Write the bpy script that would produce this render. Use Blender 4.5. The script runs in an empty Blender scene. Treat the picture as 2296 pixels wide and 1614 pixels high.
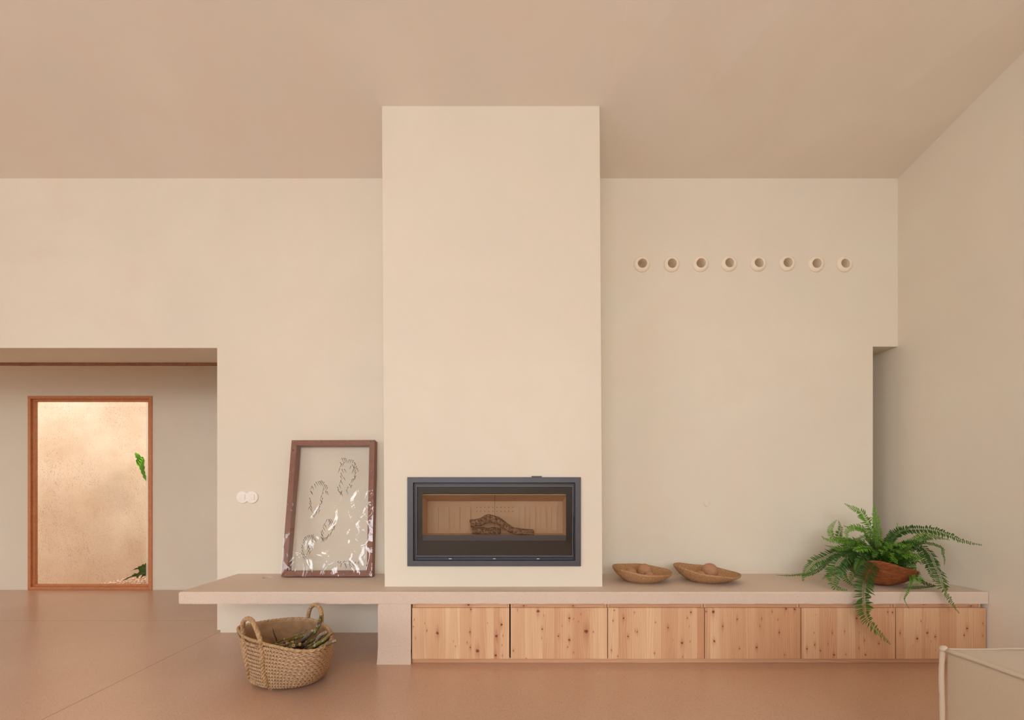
import bpy, bmesh, math, random
from mathutils import Vector, noise
random.seed(11)
scn = bpy.context.scene
COL = scn.collection

# ------------------------------------------------------------------ camera, sky, daylight, exposure
F, CX, CY, H = 1050.0, 1118.0, 1106.0, 1.0605      # focal length and vanishing point in pixels, lens height in metres
cam_d = bpy.data.cameras.new('camera'); cam = bpy.data.objects.new('camera', cam_d); COL.objects.link(cam)
cam.location = (0, 0, H); cam.rotation_euler = (math.pi/2, 0, 0)
cam_d.sensor_width = 36; cam_d.lens = F/2296*36
cam_d.shift_x = (1148-CX)/2296; cam_d.shift_y = (CY-807)/2296
cam_d.clip_start = .05; cam_d.clip_end = 200
scn.camera = cam
scn.view_settings.view_transform = 'Standard'; scn.view_settings.look = 'None'
scn.view_settings.gamma = 1; scn.view_settings.use_curve_mapping = False
scn.view_settings.exposure = -.44
try:
    scn.cycles.use_denoising = True
    scn.cycles.max_bounces = 14; scn.cycles.diffuse_bounces = 8; scn.cycles.transparent_max_bounces = 16
    scn.cycles.caustics_reflective = False; scn.cycles.caustics_refractive = False
    scn.cycles.sample_clamp_indirect = 3
except Exception:
    pass
wld = bpy.data.worlds.new('sky'); scn.world = wld; wld.use_nodes = True
wn = wld.node_tree; bg = wn.nodes['Background']
sky = wn.nodes.new('ShaderNodeTexSky'); sky.sky_type = 'NISHITA'; sky.sun_disc = False
sky.sun_elevation = math.radians(55); sky.sun_rotation = math.radians(200); sky.dust_density = 3
hsv = wn.nodes.new('ShaderNodeHueSaturation'); hsv.inputs['Saturation'].default_value = .25
wn.links.new(sky.outputs[0], hsv.inputs['Color']); wn.links.new(hsv.outputs[0], bg.inputs[0])
bg.inputs[1].default_value = .62
def daylight(name, loc, rot, sx, sy, power, col):
    d = bpy.data.lights.new(name, 'AREA'); d.shape = 'RECTANGLE'; d.size = sx; d.size_y = sy
    d.energy = power; d.color = col
    o = bpy.data.objects.new(name, d); o.location = loc; o.rotation_euler = rot; COL.objects.link(o)
R90 = math.pi/2
daylight('window_daylight', (-.175, -5.0, 2.55), (R90, 0, 0), 3.95, 2.1, 250, (.95, .98, 1))         # unseen high rear window, added for frontal light
daylight('window_daylight.001', (-6.78, -2.6, 1.3), (R90, 0, -R90), 4.4, 2.4, 155, (.84, .93, 1))      # unseen left garden window, placed to light the room
daylight('window_daylight.003', (-2.68, -5.0, 1.3), (R90, 0, 0), .85, 2.4, 60, (.84, .93, 1))           # unseen slim rear window, added for low light from behind
daylight('window_daylight.002', (-8.18, 4.5, 1.6), (R90, 0, -R90), 1.0, 1.4, 14, (.95, .985, 1))        # small passage window
sun_d = bpy.data.lights.new('sun', 'SUN'); sun_d.energy = 3.2; sun_d.angle = math.radians(9); sun_d.color = (1, .9, .76)
sun = bpy.data.objects.new('sun', sun_d); COL.objects.link(sun)
sun.rotation_euler = Vector((.8, -.25, .55)).to_track_quat('Z', 'Y').to_euler()

# ------------------------------------------------------------------ helpers
def at(px, py, Y):                      # the point at depth Y on the sight line of a photo pixel
    return Vector(((px-CX)*Y/F, Y, H+(CY-py)*Y/F))
def atz(px, py, z):                     # the same, on a level z
    return at(px, py, (H-z)*F/(py-CY))
def lerp(a, b, t): return a+(b-a)*t
class MB:
    def __init__(s): s.v, s.f, s.c = [], [], None
    def add(s, vs, fs):
        o = len(s.v); s.v += [tuple(p) for p in vs]; s.f += [tuple(i+o for i in f) for f in fs]; return s
    def box(s, a, b):
        x0, y0, z0 = a; x1, y1, z1 = b
        return s.add([(x0,y0,z0),(x1,y0,z0),(x1,y1,z0),(x0,y1,z0),(x0,y0,z1),(x1,y0,z1),(x1,y1,z1),(x0,y1,z1)],
              [(0,3,2,1),(4,5,6,7),(0,1,5,4),(1,2,6,5),(2,3,7,6),(3,0,4,7)])
    def prism(s, poly, d):              # polygon of Vectors, extruded by vector d
        n = len(poly); d = Vector(d)
        vs = [Vector(p) for p in poly]+[Vector(p)+d for p in poly]
        return s.add(vs, [tuple(range(n))[::-1], tuple(range(n, 2*n))]+[(i, (i+1) % n, (i+1) % n+n, i+n) for i in range(n)])
    def tube(s, path, rad, n=8, cap=True, flat=1.0, up=None):
        path = [Vector(p) for p in path]; m = len(path)
        if not hasattr(rad, '__len__'): rad = [rad]*m
        T0 = (path[1]-path[0]).normalized()
        N = Vector(up) if up else (Vector((0,0,1)) if abs(T0.z) < .9 else Vector((1,0,0)))
        vs, fs = [], []
        for i, p in enumerate(path):
            T = (path[min(i+1, m-1)]-path[max(i-1, 0)]).normalized()
            N = (N-T*N.dot(T)).normalized(); B = T.cross(N)
            for k in range(n):
                a = 2*math.pi*k/n
                vs.append(p+(N*math.cos(a)*flat+B*math.sin(a))*rad[i])
        for i in range(m-1):
            for k in range(n):
                fs.append((i*n+k, i*n+(k+1) % n, (i+1)*n+(k+1) % n, (i+1)*n+k))
        if cap: fs += [tuple(range(n))[::-1], tuple(range((m-1)*n, m*n))]
        return s.add(vs, fs)
    def lathe(s, prof, c=(0,0,0), n=32, fn=None, close=False):    # profile (r, z); fn(theta, i, r, z) -> point
        vs, fs = [], []; m = len(prof)
        for i, (r, z) in enumerate(prof):
            for k in range(n):
                a = 2*math.pi*k/n
                vs.append(fn(a, i, r, z) if fn else (c[0]+r*math.cos(a), c[1]+r*math.sin(a), c[2]+z))
        for i in range(m-1 if not close else m):
            j = (i+1) % m
            for k in range(n):
                fs.append((i*n+k, i*n+(k+1) % n, j*n+(k+1) % n, j*n+k))
        return s.add(vs, fs)
    def build(s, name, m, parent=None, smooth=False, bevel=0, loc=None, seg=2):
        me = bpy.data.meshes.new(name); me.from_pydata(s.v, [], s.f); me.validate()
        bm = bmesh.new(); bm.from_mesh(me); bmesh.ops.recalc_face_normals(bm, faces=bm.faces)
        if bevel: bmesh.ops.bevel(bm, geom=list(bm.edges), offset=bevel, segments=seg, affect='EDGES', profile=.5)
        bm.to_mesh(me); bm.free()
        if smooth:
            for p in me.polygons: p.use_smooth = True
        if m: me.materials.append(m)
        o = bpy.data.objects.new(name, me); COL.objects.link(o)
        if loc: o.location = loc
        if parent: o.parent = parent
        return o
def tag(o, label=None, cat=None, group=None, kind=None):
    for k, v in (('label', label), ('category', cat), ('group', group), ('kind', kind)):
        if v: o[k] = v
    return o
def empty(name, loc, label, cat, group=None, kind=None):
    o = bpy.data.objects.new(name, None); COL.objects.link(o); o.location = loc; o.empty_display_size = .05
    return tag(o, label, cat, group, kind)
def smooth_path(pts, n):
    pts = [Vector(p) for p in pts]; out = []; m = len(pts)-1
    for i in range(n+1):
        t = i/n*m; k = min(int(t), m-1); u = t-k
        p0, p1, p2, p3 = pts[max(k-1,0)], pts[k], pts[k+1], pts[min(k+2,m)]
        out.append(.5*((2*p1)+(p2-p0)*u+(2*p0-5*p1+4*p2-p3)*u*u+(3*p1-p0-3*p2+p3)*u**3))
    return out

# ------------------------------------------------------------------ materials
def srgb(r, g, b):
    return tuple((c/255/12.92 if c/255 <= .04045 else ((c/255+.055)/1.055)**2.4) for c in (r, g, b))+(1,)
class NT:
    def __init__(s, name):
        s.m = bpy.data.materials.new(name); s.m.use_nodes = True; s.t = s.m.node_tree
        s.b = s.t.nodes['Principled BSDF']; s.out = s.t.nodes['Material Output']
    def n(s, typ, **kw):
        nd = s.t.nodes.new(typ)
        for k, v in kw.items(): setattr(nd, k, v)
        return nd
    def put(s, sock, v):
        if isinstance(v, bpy.types.NodeSocket): s.t.links.new(v, sock)
        elif v is not None: sock.default_value = v
    def math(s, op, a, b=None, c=None, clamp=False):
        nd = s.n('ShaderNodeMath', operation=op, use_clamp=clamp)
        for i, v in enumerate((a, b, c)): s.put(nd.inputs[i], v)
        return nd.outputs[0]
    def co(s, kind='Object', scale=None, loc=None):
        tc = s.n('ShaderNodeTexCoord').outputs[kind]
        if scale is None and loc is None: return tc
        mp = s.n('ShaderNodeMapping'); s.t.links.new(tc, mp.inputs[0])
        if scale: mp.inputs['Scale'].default_value = scale
        if loc: mp.inputs['Location'].default_value = loc
        return mp.outputs[0]
    def noise(s, vec, scale, detail=4, rough=.5, dist=0):
        nd = s.n('ShaderNodeTexNoise'); s.put(nd.inputs['Vector'], vec)
        nd.inputs['Scale'].default_value = scale; nd.inputs['Detail'].default_value = detail
        nd.inputs['Roughness'].default_value = rough; nd.inputs['Distortion'].default_value = dist
        return nd.outputs[0]
    def voro(s, vec, scale, out='Distance', feat='F1'):
        nd = s.n('ShaderNodeTexVoronoi', feature=feat); s.put(nd.inputs['Vector'], vec); nd.inputs['Scale'].default_value = scale
        return nd.outputs[out]
    def ramp(s, fac, stops, interp='LINEAR'):
        nd = s.n('ShaderNodeValToRGB'); s.put(nd.inputs[0], fac); e = nd.color_ramp; e.interpolation = interp
        while len(e.elements) < len(stops): e.elements.new(.5)
        for el, (p, c) in zip(e.elements, stops): el.position = p; el.color = c if len(c) == 4 else tuple(c)+(1,)
        return nd.outputs[0]
    def mix(s, f, a, b, mode='MIX'):
        nd = s.n('ShaderNodeMix', data_type='RGBA', blend_type=mode)
        s.put(nd.inputs[0], f); s.put(nd.inputs[6], a); s.put(nd.inputs[7], b); return nd.outputs[2]
    def attr(s, name, out='Fac', typ='OBJECT'):
        nd = s.n('ShaderNodeAttribute', attribute_type=typ); nd.attribute_name = name; return nd.outputs[out]
    def bump(s, h, strength=.2, dist=.01):
        nd = s.n('ShaderNodeBump'); nd.inputs['Strength'].default_value = strength; nd.inputs['Distance'].default_value = dist
        s.put(nd.inputs['Height'], h); s.t.links.new(nd.outputs[0], s.b.inputs['Normal'])
    def fin(s, col, rough=.6, spec=.4, metal=0, coat=0):
        s.put(s.b.inputs['Base Color'], col); s.put(s.b.inputs['Roughness'], rough)
        s.b.inputs['Specular IOR Level'].default_value = spec; s.b.inputs['Metallic'].default_value = metal
        s.b.inputs['Coat Weight'].default_value = coat
        return s.m
def plain(name, rgb, rough=.6, spec=.4, metal=0, var=.06, scale=30, bump=0):
    t = NT(name); n = t.noise(t.co(), scale, 4)
    c = srgb(*rgb); lo = tuple(x*(1-var) for x in c[:3]); hi = tuple(min(1, x*(1+var)) for x in c[:3])
    if bump: t.bump(t.noise(t.co(), scale*4, 3), bump, .002)
    return t.fin(t.ramp(n, [(.3, lo), (.7, hi)]), rough, spec, metal)

def m_plaster(name, rgb, amp=.035):
    t = NT(name); c = srgb(*rgb)
    n1 = t.noise(t.co(), .9, 4, .55, .6); n2 = t.noise(t.co(), 2.3, 4, .6, .4)
    f = lambda k: tuple(x*y for x, y in zip(c[:3], k))
    a = t.ramp(n1, [(.35, f((1-amp, 1-amp, 1-amp*1.2))), (.65, f((1+amp*.6, 1+amp*.5, 1+amp*.3)))])
    col = t.mix(t.ramp(n2, [(.45, (0,0,0)), (.7, (1,1,1))]), a, f((1.0, .965, .95))+(1,))
    t.bump(t.noise(t.co(), 9, 5, .6), .05, .02)
    return t.fin(col, .86, .25)
M_WALL = m_plaster('lime_plaster', (225, 219, 205))
M_CEIL = m_plaster('ceiling_plaster', (228, 221, 210))
def m_floor():
    t = NT('polished_earth_concrete'); co = t.co()
    base = t.mix(t.ramp(t.noise(co, .7, 5, .6, .5), [(.35, (0,0,0)), (.65, (1,1,1))]), srgb(201, 169, 145), srgb(189, 153, 127))
    base = t.mix(t.math('MULTIPLY', t.noise(co, 3.5, 5, .65), .5), base, srgb(210, 168, 142))
    v = t.voro(co, 230); vc = t.voro(co, 230, 'Color')
    pick = t.math('GREATER_THAN', t.math('FRACT', t.math('MULTIPLY', vc, 7.3)), .45)
    dark = t.math('MULTIPLY', t.ramp(v, [(.22, (1,1,1)), (.42, (0,0,0))]), pick)
    col = t.mix(t.math('MULTIPLY', dark, .6), base, srgb(104, 66, 46))
    return t.fin(col, .29, .9)
M_FLOOR = m_floor()
def m_concrete(name, base, pits=True):
    t = NT(name); co = t.co()
    c = t.mix(t.noise(co, 3, 5, .65), srgb(*base), srgb(*[min(255, int(x*1.06)) for x in base]))
    c = t.mix(t.math('MULTIPLY', t.noise(co, 60, 3, .7), .3), c, srgb(*[int(x*.86) for x in base]))
    v = t.voro(co, 140); vc = t.voro(co, 140, 'Color')
    pit = t.math('MULTIPLY', t.math('LESS_THAN', v, .2), t.math('GREATER_THAN', t.math('FRACT', t.math('MULTIPLY', vc, 9.1)), .8))
    c = t.mix(t.math('MULTIPLY', pit, .6), c, srgb(118, 84, 68))
    v2 = t.voro(co, 120); v2c = t.voro(co, 120, 'Color')
    lt = t.math('MULTIPLY', t.math('LESS_THAN', v2, .3), t.math('GREATER_THAN', t.math('FRACT', t.math('MULTIPLY', v2c, 6.3)), .8))
    c = t.mix(t.math('MULTIPLY', lt, .15), c, srgb(238, 224, 208))
    h = t.math('SUBTRACT', t.noise(co, 90, 4, .7), t.math('MULTIPLY', pit, 1.2))
    t.bump(h, .25, .004)
    return t.fin(c, .62, .35)
M_SLAB = m_concrete('earth_concrete', (212, 195, 180))
def m_wood(name, horiz=False):
    """Pine: growth rings stretched along the board, bent round the knots given per board (k1..k6 = x, z, radius)."""
    t = NT(name); sep = t.n('ShaderNodeSeparateXYZ'); t.t.links.new(t.co(), sep.inputs[0])
    x, z = (sep.outputs[2], sep.outputs[0]) if horiz else (sep.outputs[0], sep.outputs[2])
    seed = t.attr('seed'); tone = t.attr('tone')
    wob = t.math('MULTIPLY', t.math('SUBTRACT', t.noise(t.co(), 85, 3, .6), .5), .016); wob2 = t.math('MULTIPLY', t.math('SUBTRACT', t.noise(t.co(loc=(7, 3, 5)), 70, 3, .6), .5), .010)
    x0_, z0_ = x, z; x = t.math('ADD', x, wob); z = t.math('ADD', z, wob2)
    xx = x0_; kn = None; halo = None
    for i in range(1, 7):
        ks = t.n('ShaderNodeSeparateXYZ'); t.t.links.new(t.attr('k%d' % i, 'Vector'), ks.inputs[0])
        kx, kz, kr = ks.outputs
        dx = t.math('SUBTRACT', x, kx); dz = t.math('SUBTRACT', z, kz); r = t.math('MAXIMUM', kr, .0001)
        ex, ez = t.math('DIVIDE', dx, r), t.math('DIVIDE', dz, r)
        d2 = t.math('ADD', t.math('MULTIPLY', ex, ex), t.math('MULTIPLY', ez, ez))
        dl = t.math('ADD', t.math('MULTIPLY', ex, ex), t.math('MULTIPLY', t.math('MULTIPLY', ez, ez), .12))
        w = t.math('EXPONENT', t.math('MULTIPLY', dl, -.22))
        xx = t.math('SUBTRACT', xx, t.math('MULTIPLY', t.math('MULTIPLY', dx, w), .75))
        k = t.math('SUBTRACT', 1.0, t.math('MULTIPLY', d2, 1.5), clamp=True)
        hl = t.math('MULTIPLY', t.math('EXPONENT', t.math('MULTIPLY', dl, -.9)), .8)
        kn = k if kn is None else t.math('MAXIMUM', kn, k); halo = hl if halo is None else t.math('MAXIMUM', halo, hl)
    cb = t.n('ShaderNodeCombineXYZ'); t.put(cb.inputs[0], t.math('ADD', t.math('MULTIPLY', xx, 1.0), seed))
    t.put(cb.inputs[1], t.math('MULTIPLY', seed, 3.7)); t.put(cb.inputs[2], t.math('MULTIPLY', z0_, .055))
    lowf = t.noise(cb.outputs[0], 11, 2, .5)
    rings = t.math('SINE', t.math('MULTIPLY', t.math('ADD', xx, t.math('MULTIPLY', lowf, .09)), 620))
    fine = t.noise(cb.outputs[0], 75, 5, .65)
    g = t.math('ADD', t.math('MULTIPLY', t.math('ADD', rings, 1), .15), t.math('MULTIPLY', fine, .6))
    lite = t.mix(tone, srgb(232, 202, 166), srgb(204, 154, 118)); dark = t.mix(tone, srgb(214, 174, 136), srgb(178, 122, 88))
    col = t.mix(t.ramp(g, [(.25, (0,0,0)), (.85, (1,1,1))]), lite, dark)
    col = t.mix(t.ramp(lowf, [(.45, (0,0,0)), (.75, (.5,)*3)]), col, srgb(190, 138, 102))
    col = t.mix(t.math('MULTIPLY', halo, .55), col, srgb(166, 92, 56))
    col = t.mix(t.ramp(kn, [(.0, (0,0,0)), (.9, (1,1,1))]), col, srgb(116, 58, 38))
    t.bump(fine, .06, .002)
    return t.fin(col, .5, .35)
M_PINE = m_wood('knotty_pine'); M_PINEH = m_wood('knotty_pine_rail', True)
def m_stained(name, a, b, rough=.45):
    t = NT(name); n = t.noise(t.co(scale=(14, 14, 14)), 1.2, 5, .6, 1.5)
    n2 = t.noise(t.co(scale=(60, 60, 6)), 2, 4, .6)
    c = t.mix(t.ramp(n, [(.3, (0,0,0)), (.7, (1,1,1))]), srgb(*a), srgb(*b))
    c = t.mix(t.math('MULTIPLY', n2, .35), c, srgb(*[int(v*.75) for v in a]))
    t.bump(n2, .05, .002)
    return t.fin(c, rough, .4)
M_DOORWOOD = m_stained('door_cedar', (214, 146, 100), (198, 124, 78))
M_FRAMEWOOD = m_stained('mahogany_frame', (146, 88, 64), (120, 70, 50))
M_BEAM = m_stained('rough_board', (150, 96, 62), (116, 70, 44), .7)
def m_straw_wall():
    t = NT('straw_plaster'); co = t.co()
    b = t.mix(t.ramp(t.noise(co, 1.6, 5, .6), [(.35, (0,0,0)), (.65, (1,1,1))]), srgb(226, 204, 180), srgb(214, 186, 158))
    f1 = t.noise(t.co(scale=(70, 70, 32)), 1, 3, .6, 2.2)
    patch = t.ramp(t.noise(co, 2.2, 3), [(.35, (.3,)*3), (.65, (1,)*3)])
    msk = t.math('MULTIPLY', t.ramp(f1, [(.56, (0,0,0)), (.62, (1,1,1))]), patch)
    c = t.mix(t.math('MULTIPLY', msk, .62), b, srgb(150, 100, 72))
    t.bump(f1, .2, .006)
    return t.fin(c, .9, .2)
M_STRAW = m_straw_wall()
M_IRON = plain('grey_iron', (74, 72, 78), .45, .5, .3, .04)
M_BLACK = plain('black_steel', (22, 22, 24), .4, .5, 0, .1)
M_BLUEIRON = plain('dark_steel', (44, 48, 58), .4, .5, .3, .05)
M_PRINT = plain('black_glass_border', (26, 24, 22), .35, .3, 0, .05)
def m_vermic():
    t = NT('vermiculite'); co = t.co()
    c = t.mix(t.noise(co, 260, 3, .7), srgb(228, 200, 170), srgb(196, 162, 130))
    c = t.mix(t.ramp(t.noise(co, 4, 3), [(.45, (0,0,0)), (.75, (.7,)*3)]), c, srgb(214, 196, 174))
    t.bump(t.noise(co, 240, 3), .15, .002); return t.fin(c, .85, .2)
M_VERM = m_vermic()
def m_glass(name, tint=(1,1,1,1), gain=1.0, rough=0.0, bump=None, base=.0):
    t = NT(name); nt = t.t
    tr = t.n('ShaderNodeBsdfTransparent'); tr.inputs[0].default_value = tint
    gl = t.n('ShaderNodeBsdfGlossy'); gl.inputs['Roughness'].default_value = rough
    fr = t.n('ShaderNodeLayerWeight'); sch = t.math('ADD', t.math('MULTIPLY', t.math('POWER', fr.outputs['Facing'], 5), .9), .04)
    mx = t.n('ShaderNodeMixShader'); f = t.math('ADD', t.math('MULTIPLY', sch, gain), base, clamp=True)
    if bump:
        bp = t.n('ShaderNodeBump'); bp.inputs['Strength'].default_value = bump[1]; bp.inputs['Distance'].default_value = .02
        nt.links.new(t.noise(t.co(), bump[0], 3, .5, 1.2), bp.inputs['Height'])
        nt.links.new(bp.outputs[0], gl.inputs['Normal']); nt.links.new(bp.outputs[0], fr.inputs['Normal'])
    nt.links.new(f, mx.inputs[0]); nt.links.new(tr.outputs[0], mx.inputs[1]); nt.links.new(gl.outputs[0], mx.inputs[2])
    nt.links.new(mx.outputs[0], t.out.inputs[0]); nt.nodes.remove(t.b)
    return t.m
M_PANE = m_glass('clear_pane', (.97, .98, .97, 1), 1.0)
M_FIREGLASS = m_glass('fire_door_glass', (.9, .88, .86, 1), .6)
M_FILM = m_glass('clear_film', (.99, .99, .99, 1), 2.0, .015, (16, .06))
def m_rope(name, a, b, sc=(90, 90, 90)):
    t = NT(name); n = t.noise(t.co(scale=sc), 1, 4, .6); n2 = t.noise(t.co(), 6, 3)
    c = t.mix(t.ramp(n, [(.3, (0,0,0)), (.7, (1,1,1))]), srgb(*a), srgb(*b))
    c = t.mix(t.math('MULTIPLY', n2, .3), c, srgb(*[int(v*.8) for v in b]))
    t.bump(n, .35, .003); return t.fin(c, .8, .2)
M_ESPARTO = m_rope('esparto_grass', (206, 176, 142), (164, 130, 98))
M_ESPIN = m_rope('basket_inside', (180, 146, 112), (150, 116, 84), (20, 20, 20))
M_CORD = m_rope('twisted_cord', (204, 172, 132), (154, 120, 86))
M_BOWL = m_rope('coiled_straw', (208, 168, 126), (152, 110, 74), (110, 110, 160))
M_COIR = m_rope('coconut_fibre', (176, 108, 66), (122, 66, 36), (30, 30, 110))
M_CLAYBALL = plain('clay_ball', (178, 134, 104), .85, .2, 0, .07, 60, .1)
M_CERAMIC = plain('cream_ceramic', (236, 224, 206), .55, .4, 0, .02)
M_SWITCH = plain('white_plastic', (236, 230, 224), .4, .5, 0, .01)
M_STITCH = plain('dark_iron_pin', (46, 34, 30), .5, .4, .2, .1)
M_PIN = plain('steel_pin', (210, 210, 214), .2, .5, .9, .02)
M_SCREW = plain('dark_screw', (60, 46, 42), .5, .4, .4, .05)
def m_fabric():
    t = NT('linen_cover'); co = t.co()
    n = t.noise(t.co(scale=(260, 260, 420)), 1, 3, .7)
    c = t.mix(n, srgb(196, 180, 158), srgb(174, 158, 136))
    t.bump(n, .25, .002); t.b.inputs['Sheen Weight'].default_value = .2; return t.fin(c, .92, .15)
M_LINEN = m_fabric()
def m_bark(name, a, b, moss):
    t = NT(name); co = t.co()
    n = t.noise(t.co(scale=(70, 70, 70)), 1, 4, .7); v = t.voro(t.co(scale=(60, 60, 60)), 1)
    c = t.mix(t.ramp(n, [(.35, (0,0,0)), (.65, (1,1,1))]), srgb(*a), srgb(*b))
    if moss:
        c = t.mix(t.ramp(t.noise(co, 26, 3, .6), [(.46, (0,0,0)), (.54, (1,1,1))]), c, srgb(126, 114, 50))
        c = t.mix(t.ramp(t.noise(t.co(loc=(3,1,2)), 34, 3, .6), [(.56, (0,0,0)), (.62, (1,1,1))]), c, srgb(166, 172, 156))
    t.bump(t.math('ADD', n, v), .5, .006); return t.fin(c, .85, .2)
M_TWIG = m_bark('lichen_bark', (140, 118, 94), (84, 64, 50), True)
M_TWIGG = m_bark('grey_bark', (160, 144, 128), (100, 82, 68), False)
M_LOG = m_bark('oak_bark', (176, 140, 110), (70, 48, 36), False)
M_CUT = plain('cut_wood', (198, 158, 120), .8, .2, 0, .12, 120)
def m_leaf(name, dark, light):
    t = NT(name); y = t.attr('young', 'Fac', 'GEOMETRY'); tn = t.attr('tone')
    f = t.math('ADD', t.math('MULTIPLY', y, .35), tn, clamp=True)
    c = t.mix(f, srgb(*dark), srgb(*light))
    c = t.mix(t.math('MULTIPLY', t.noise(t.co(), 60, 3), .25), c, srgb(*[int(v*.7) for v in dark]))
    m = t.fin(c, .42, .45); tl = t.n('ShaderNodeBsdfTranslucent'); t.put(tl.inputs[0], c)
    mx = t.n('ShaderNodeMixShader'); mx.inputs[0].default_value = .22
    t.t.links.new(t.b.outputs[0], mx.inputs[1]); t.t.links.new(tl.outputs[0], mx.inputs[2]); t.t.links.new(mx.outputs[0], t.out.inputs[0])
    return m
M_FERN = m_leaf('fern_green', (28, 70, 18), (132, 194, 50))
M_STALK = plain('fern_stalk', (78, 92, 36), .6, .3)
M_GRAVEL = m_concrete('gravel', (222, 190, 166))

# ------------------------------------------------------------------ the room shell
YW, YC, YF, YFAR = F/294.8, F/342.3, F/362., F/203.7     # main wall, chimney face, bench front, far wall
XR = 3.036; ZC = H+706/294.8
XL, YB = -6.8, -5.0
def cz(x, y):                                            # underside of the pitched, slightly uneven ceiling
    s = .285 if x < .7 else lerp(.285, .186, min(1, (x-.7)/(XR-.7)))
    return ZC+s*(YW-max(y, -.8))-(.28*max(0, -.8-y))
m = MB(); m.box((XL-1.6, YB-.3, -.12), (XR+.2, YFAR+.3, 0))
floor = tag(m.build('floor', M_FLOOR), 'polished terracotta-coloured concrete floor with fine speckles', 'floor', kind='structure')
M_JOINT = plain('joint_filler', (150, 112, 88), .6, .3)
m = MB(); xj = (487-CX)/294.8; m.box((xj-.0012, -1, -.0005), (xj+.0012, F/294.8, .0003)); m.build('joint', M_JOINT, floor)
m = MB(); m.box((-6.5, 3.90, -.0005), (xj, 3.902, .0003)); m.build('joint', M_JOINT, floor)
m = MB()
xs = [XL-.2, -4, -2, 0, .7, 1.3, 1.9, 2.5, XR, XR+.2]; ys = [YW+.42, YW, 3, 2, 1, 0, -.8, -2, -3.5, YB-.3]
for dz in (0, .15):
    for y in ys:
        for x in xs: m.v.append((x, y, cz(x, y)+dz))
nx, ny = len(xs), len(ys)
for k in (0, nx*ny):
    for j in range(ny-1):
        for i in range(nx-1): m.f.append((k+j*nx+i, k+j*nx+i+1, k+(j+1)*nx+i+1, k+(j+1)*nx+i))
tag(m.build('ceiling', M_CEIL), 'pitched beige plaster ceiling rising towards the viewer', 'ceiling', kind='structure')
XE = (487-CX)/294.8; XN = (1957-CX)/294.8
ZL = H+326/294.8; ZN = H+329/294.8
wt = YW+.40
m = MB(); top = ZC+.05
m.prism([Vector(p) for p in ((XL-.2, YW, top), (XL-.2, YW, ZL), (XE, YW, ZL), (XE, YW, .022), (XN, YW, .022), (XN, YW, ZN), (XR+.1, YW, ZN), (XR+.1, YW, top))], (0, .40, 0))
ring_px = [(1439.1,592.6),(1505.4,592.6),(1570,592),(1633.8,591.4),(1699.5,591.4),(1764,590.7),(1828.8,592.6),(1892.5,592.6)]
wb = m.build('wall_back', M_WALL)
def carve(o, cutters):                  # real holes: boolean, applied at once
    for cu in cutters:
        b_ = o.modifiers.new('b', 'BOOLEAN'); b_.object = cu; b_.operation = 'DIFFERENCE'; b_.solver = 'EXACT'
    bpy.context.view_layer.update()
    me2 = bpy.data.meshes.new_from_object(o.evaluated_get(bpy.context.evaluated_depsgraph_get()))
    o.modifiers.clear()
    if len(me2.polygons) > len(o.data.polygons): o.data = me2
    else: print('carve failed', o.name)
    for cu in cutters: bpy.data.objects.remove(cu)
cs = []
for px, py in ring_px:
    p = at(px, py, YW); cm = MB(); cm.prism([Vector((p.x+.04*math.cos(k*math.pi/14), YW-.02, p.z+.04*math.sin(k*math.pi/14))) for k in range(28)], (0, .17, 0)); cs.append(cm.build('cutter', M_WALL))
carve(wb, cs)
tag(wb, 'cream plaster wall behind the bench with openings at both ends', 'wall', kind='structure')
m = MB(); m.box((XE+.02, YW+.008, 0), (-.76, wt, .022))
tag(m.build('baseboard_back', M_WALL), 'thin cream skirting strip under the bench wall', 'baseboard', kind='structure')
m = MB()
yr = [4.7, YW, 2.5, 1.2, 0, -.8, -3, YB-.2]
poly = [Vector((XR, 4.7, 0)), Vector((XR, YB-.2, 0))]+[Vector((XR, y, cz(XR, y)+.06)) for y in reversed(yr)]
m.prism(poly, (.2, 0, 0))
tag(m.build('wall_right', M_WALL), 'cream plaster side wall with a sloping top at the right', 'wall', kind='structure')
m = MB(); m.box((XN-.15, wt, 0), (XN, 4.7, ZN+.3)); m.box((XN-.15, 4.6, 0), (XR, 4.7, ZN+.3)); m.box((XN-.15, wt-.001, ZN), (XR, 4.7, ZN+.3))
tag(m.build('wall_niche', M_WALL), 'shaded cream recess between the bench wall and the side wall', 'wall', kind='structure')
# chimney breast with the fire opening cut out of its front
m = MB()
x0, x1 = -.752, .673; o0, o1, oz0, oz1 = -.592, .532, .590, 1.158
zt = cz(0, YC)+.03; zb = .45
def ch(x, z, y): return Vector((x-.012*(z-zb)/2.1+.006, y, z))
for (a, b, c, d) in ((x0, o0, zb, zt), (o1, x1, zb, zt), (o0, o1, oz1, zt), (o0, o1, zb, oz0)):
    m.prism([ch(a, c, YC), ch(b, c, YC), ch(b, d, YC), ch(a, d, YC)], (0, YW-YC-.002, 0))
tag(m.build('wall_chimney', M_WALL), 'cream plaster chimney breast rising from the bench to the ceiling', 'wall', kind='structure')
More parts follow.
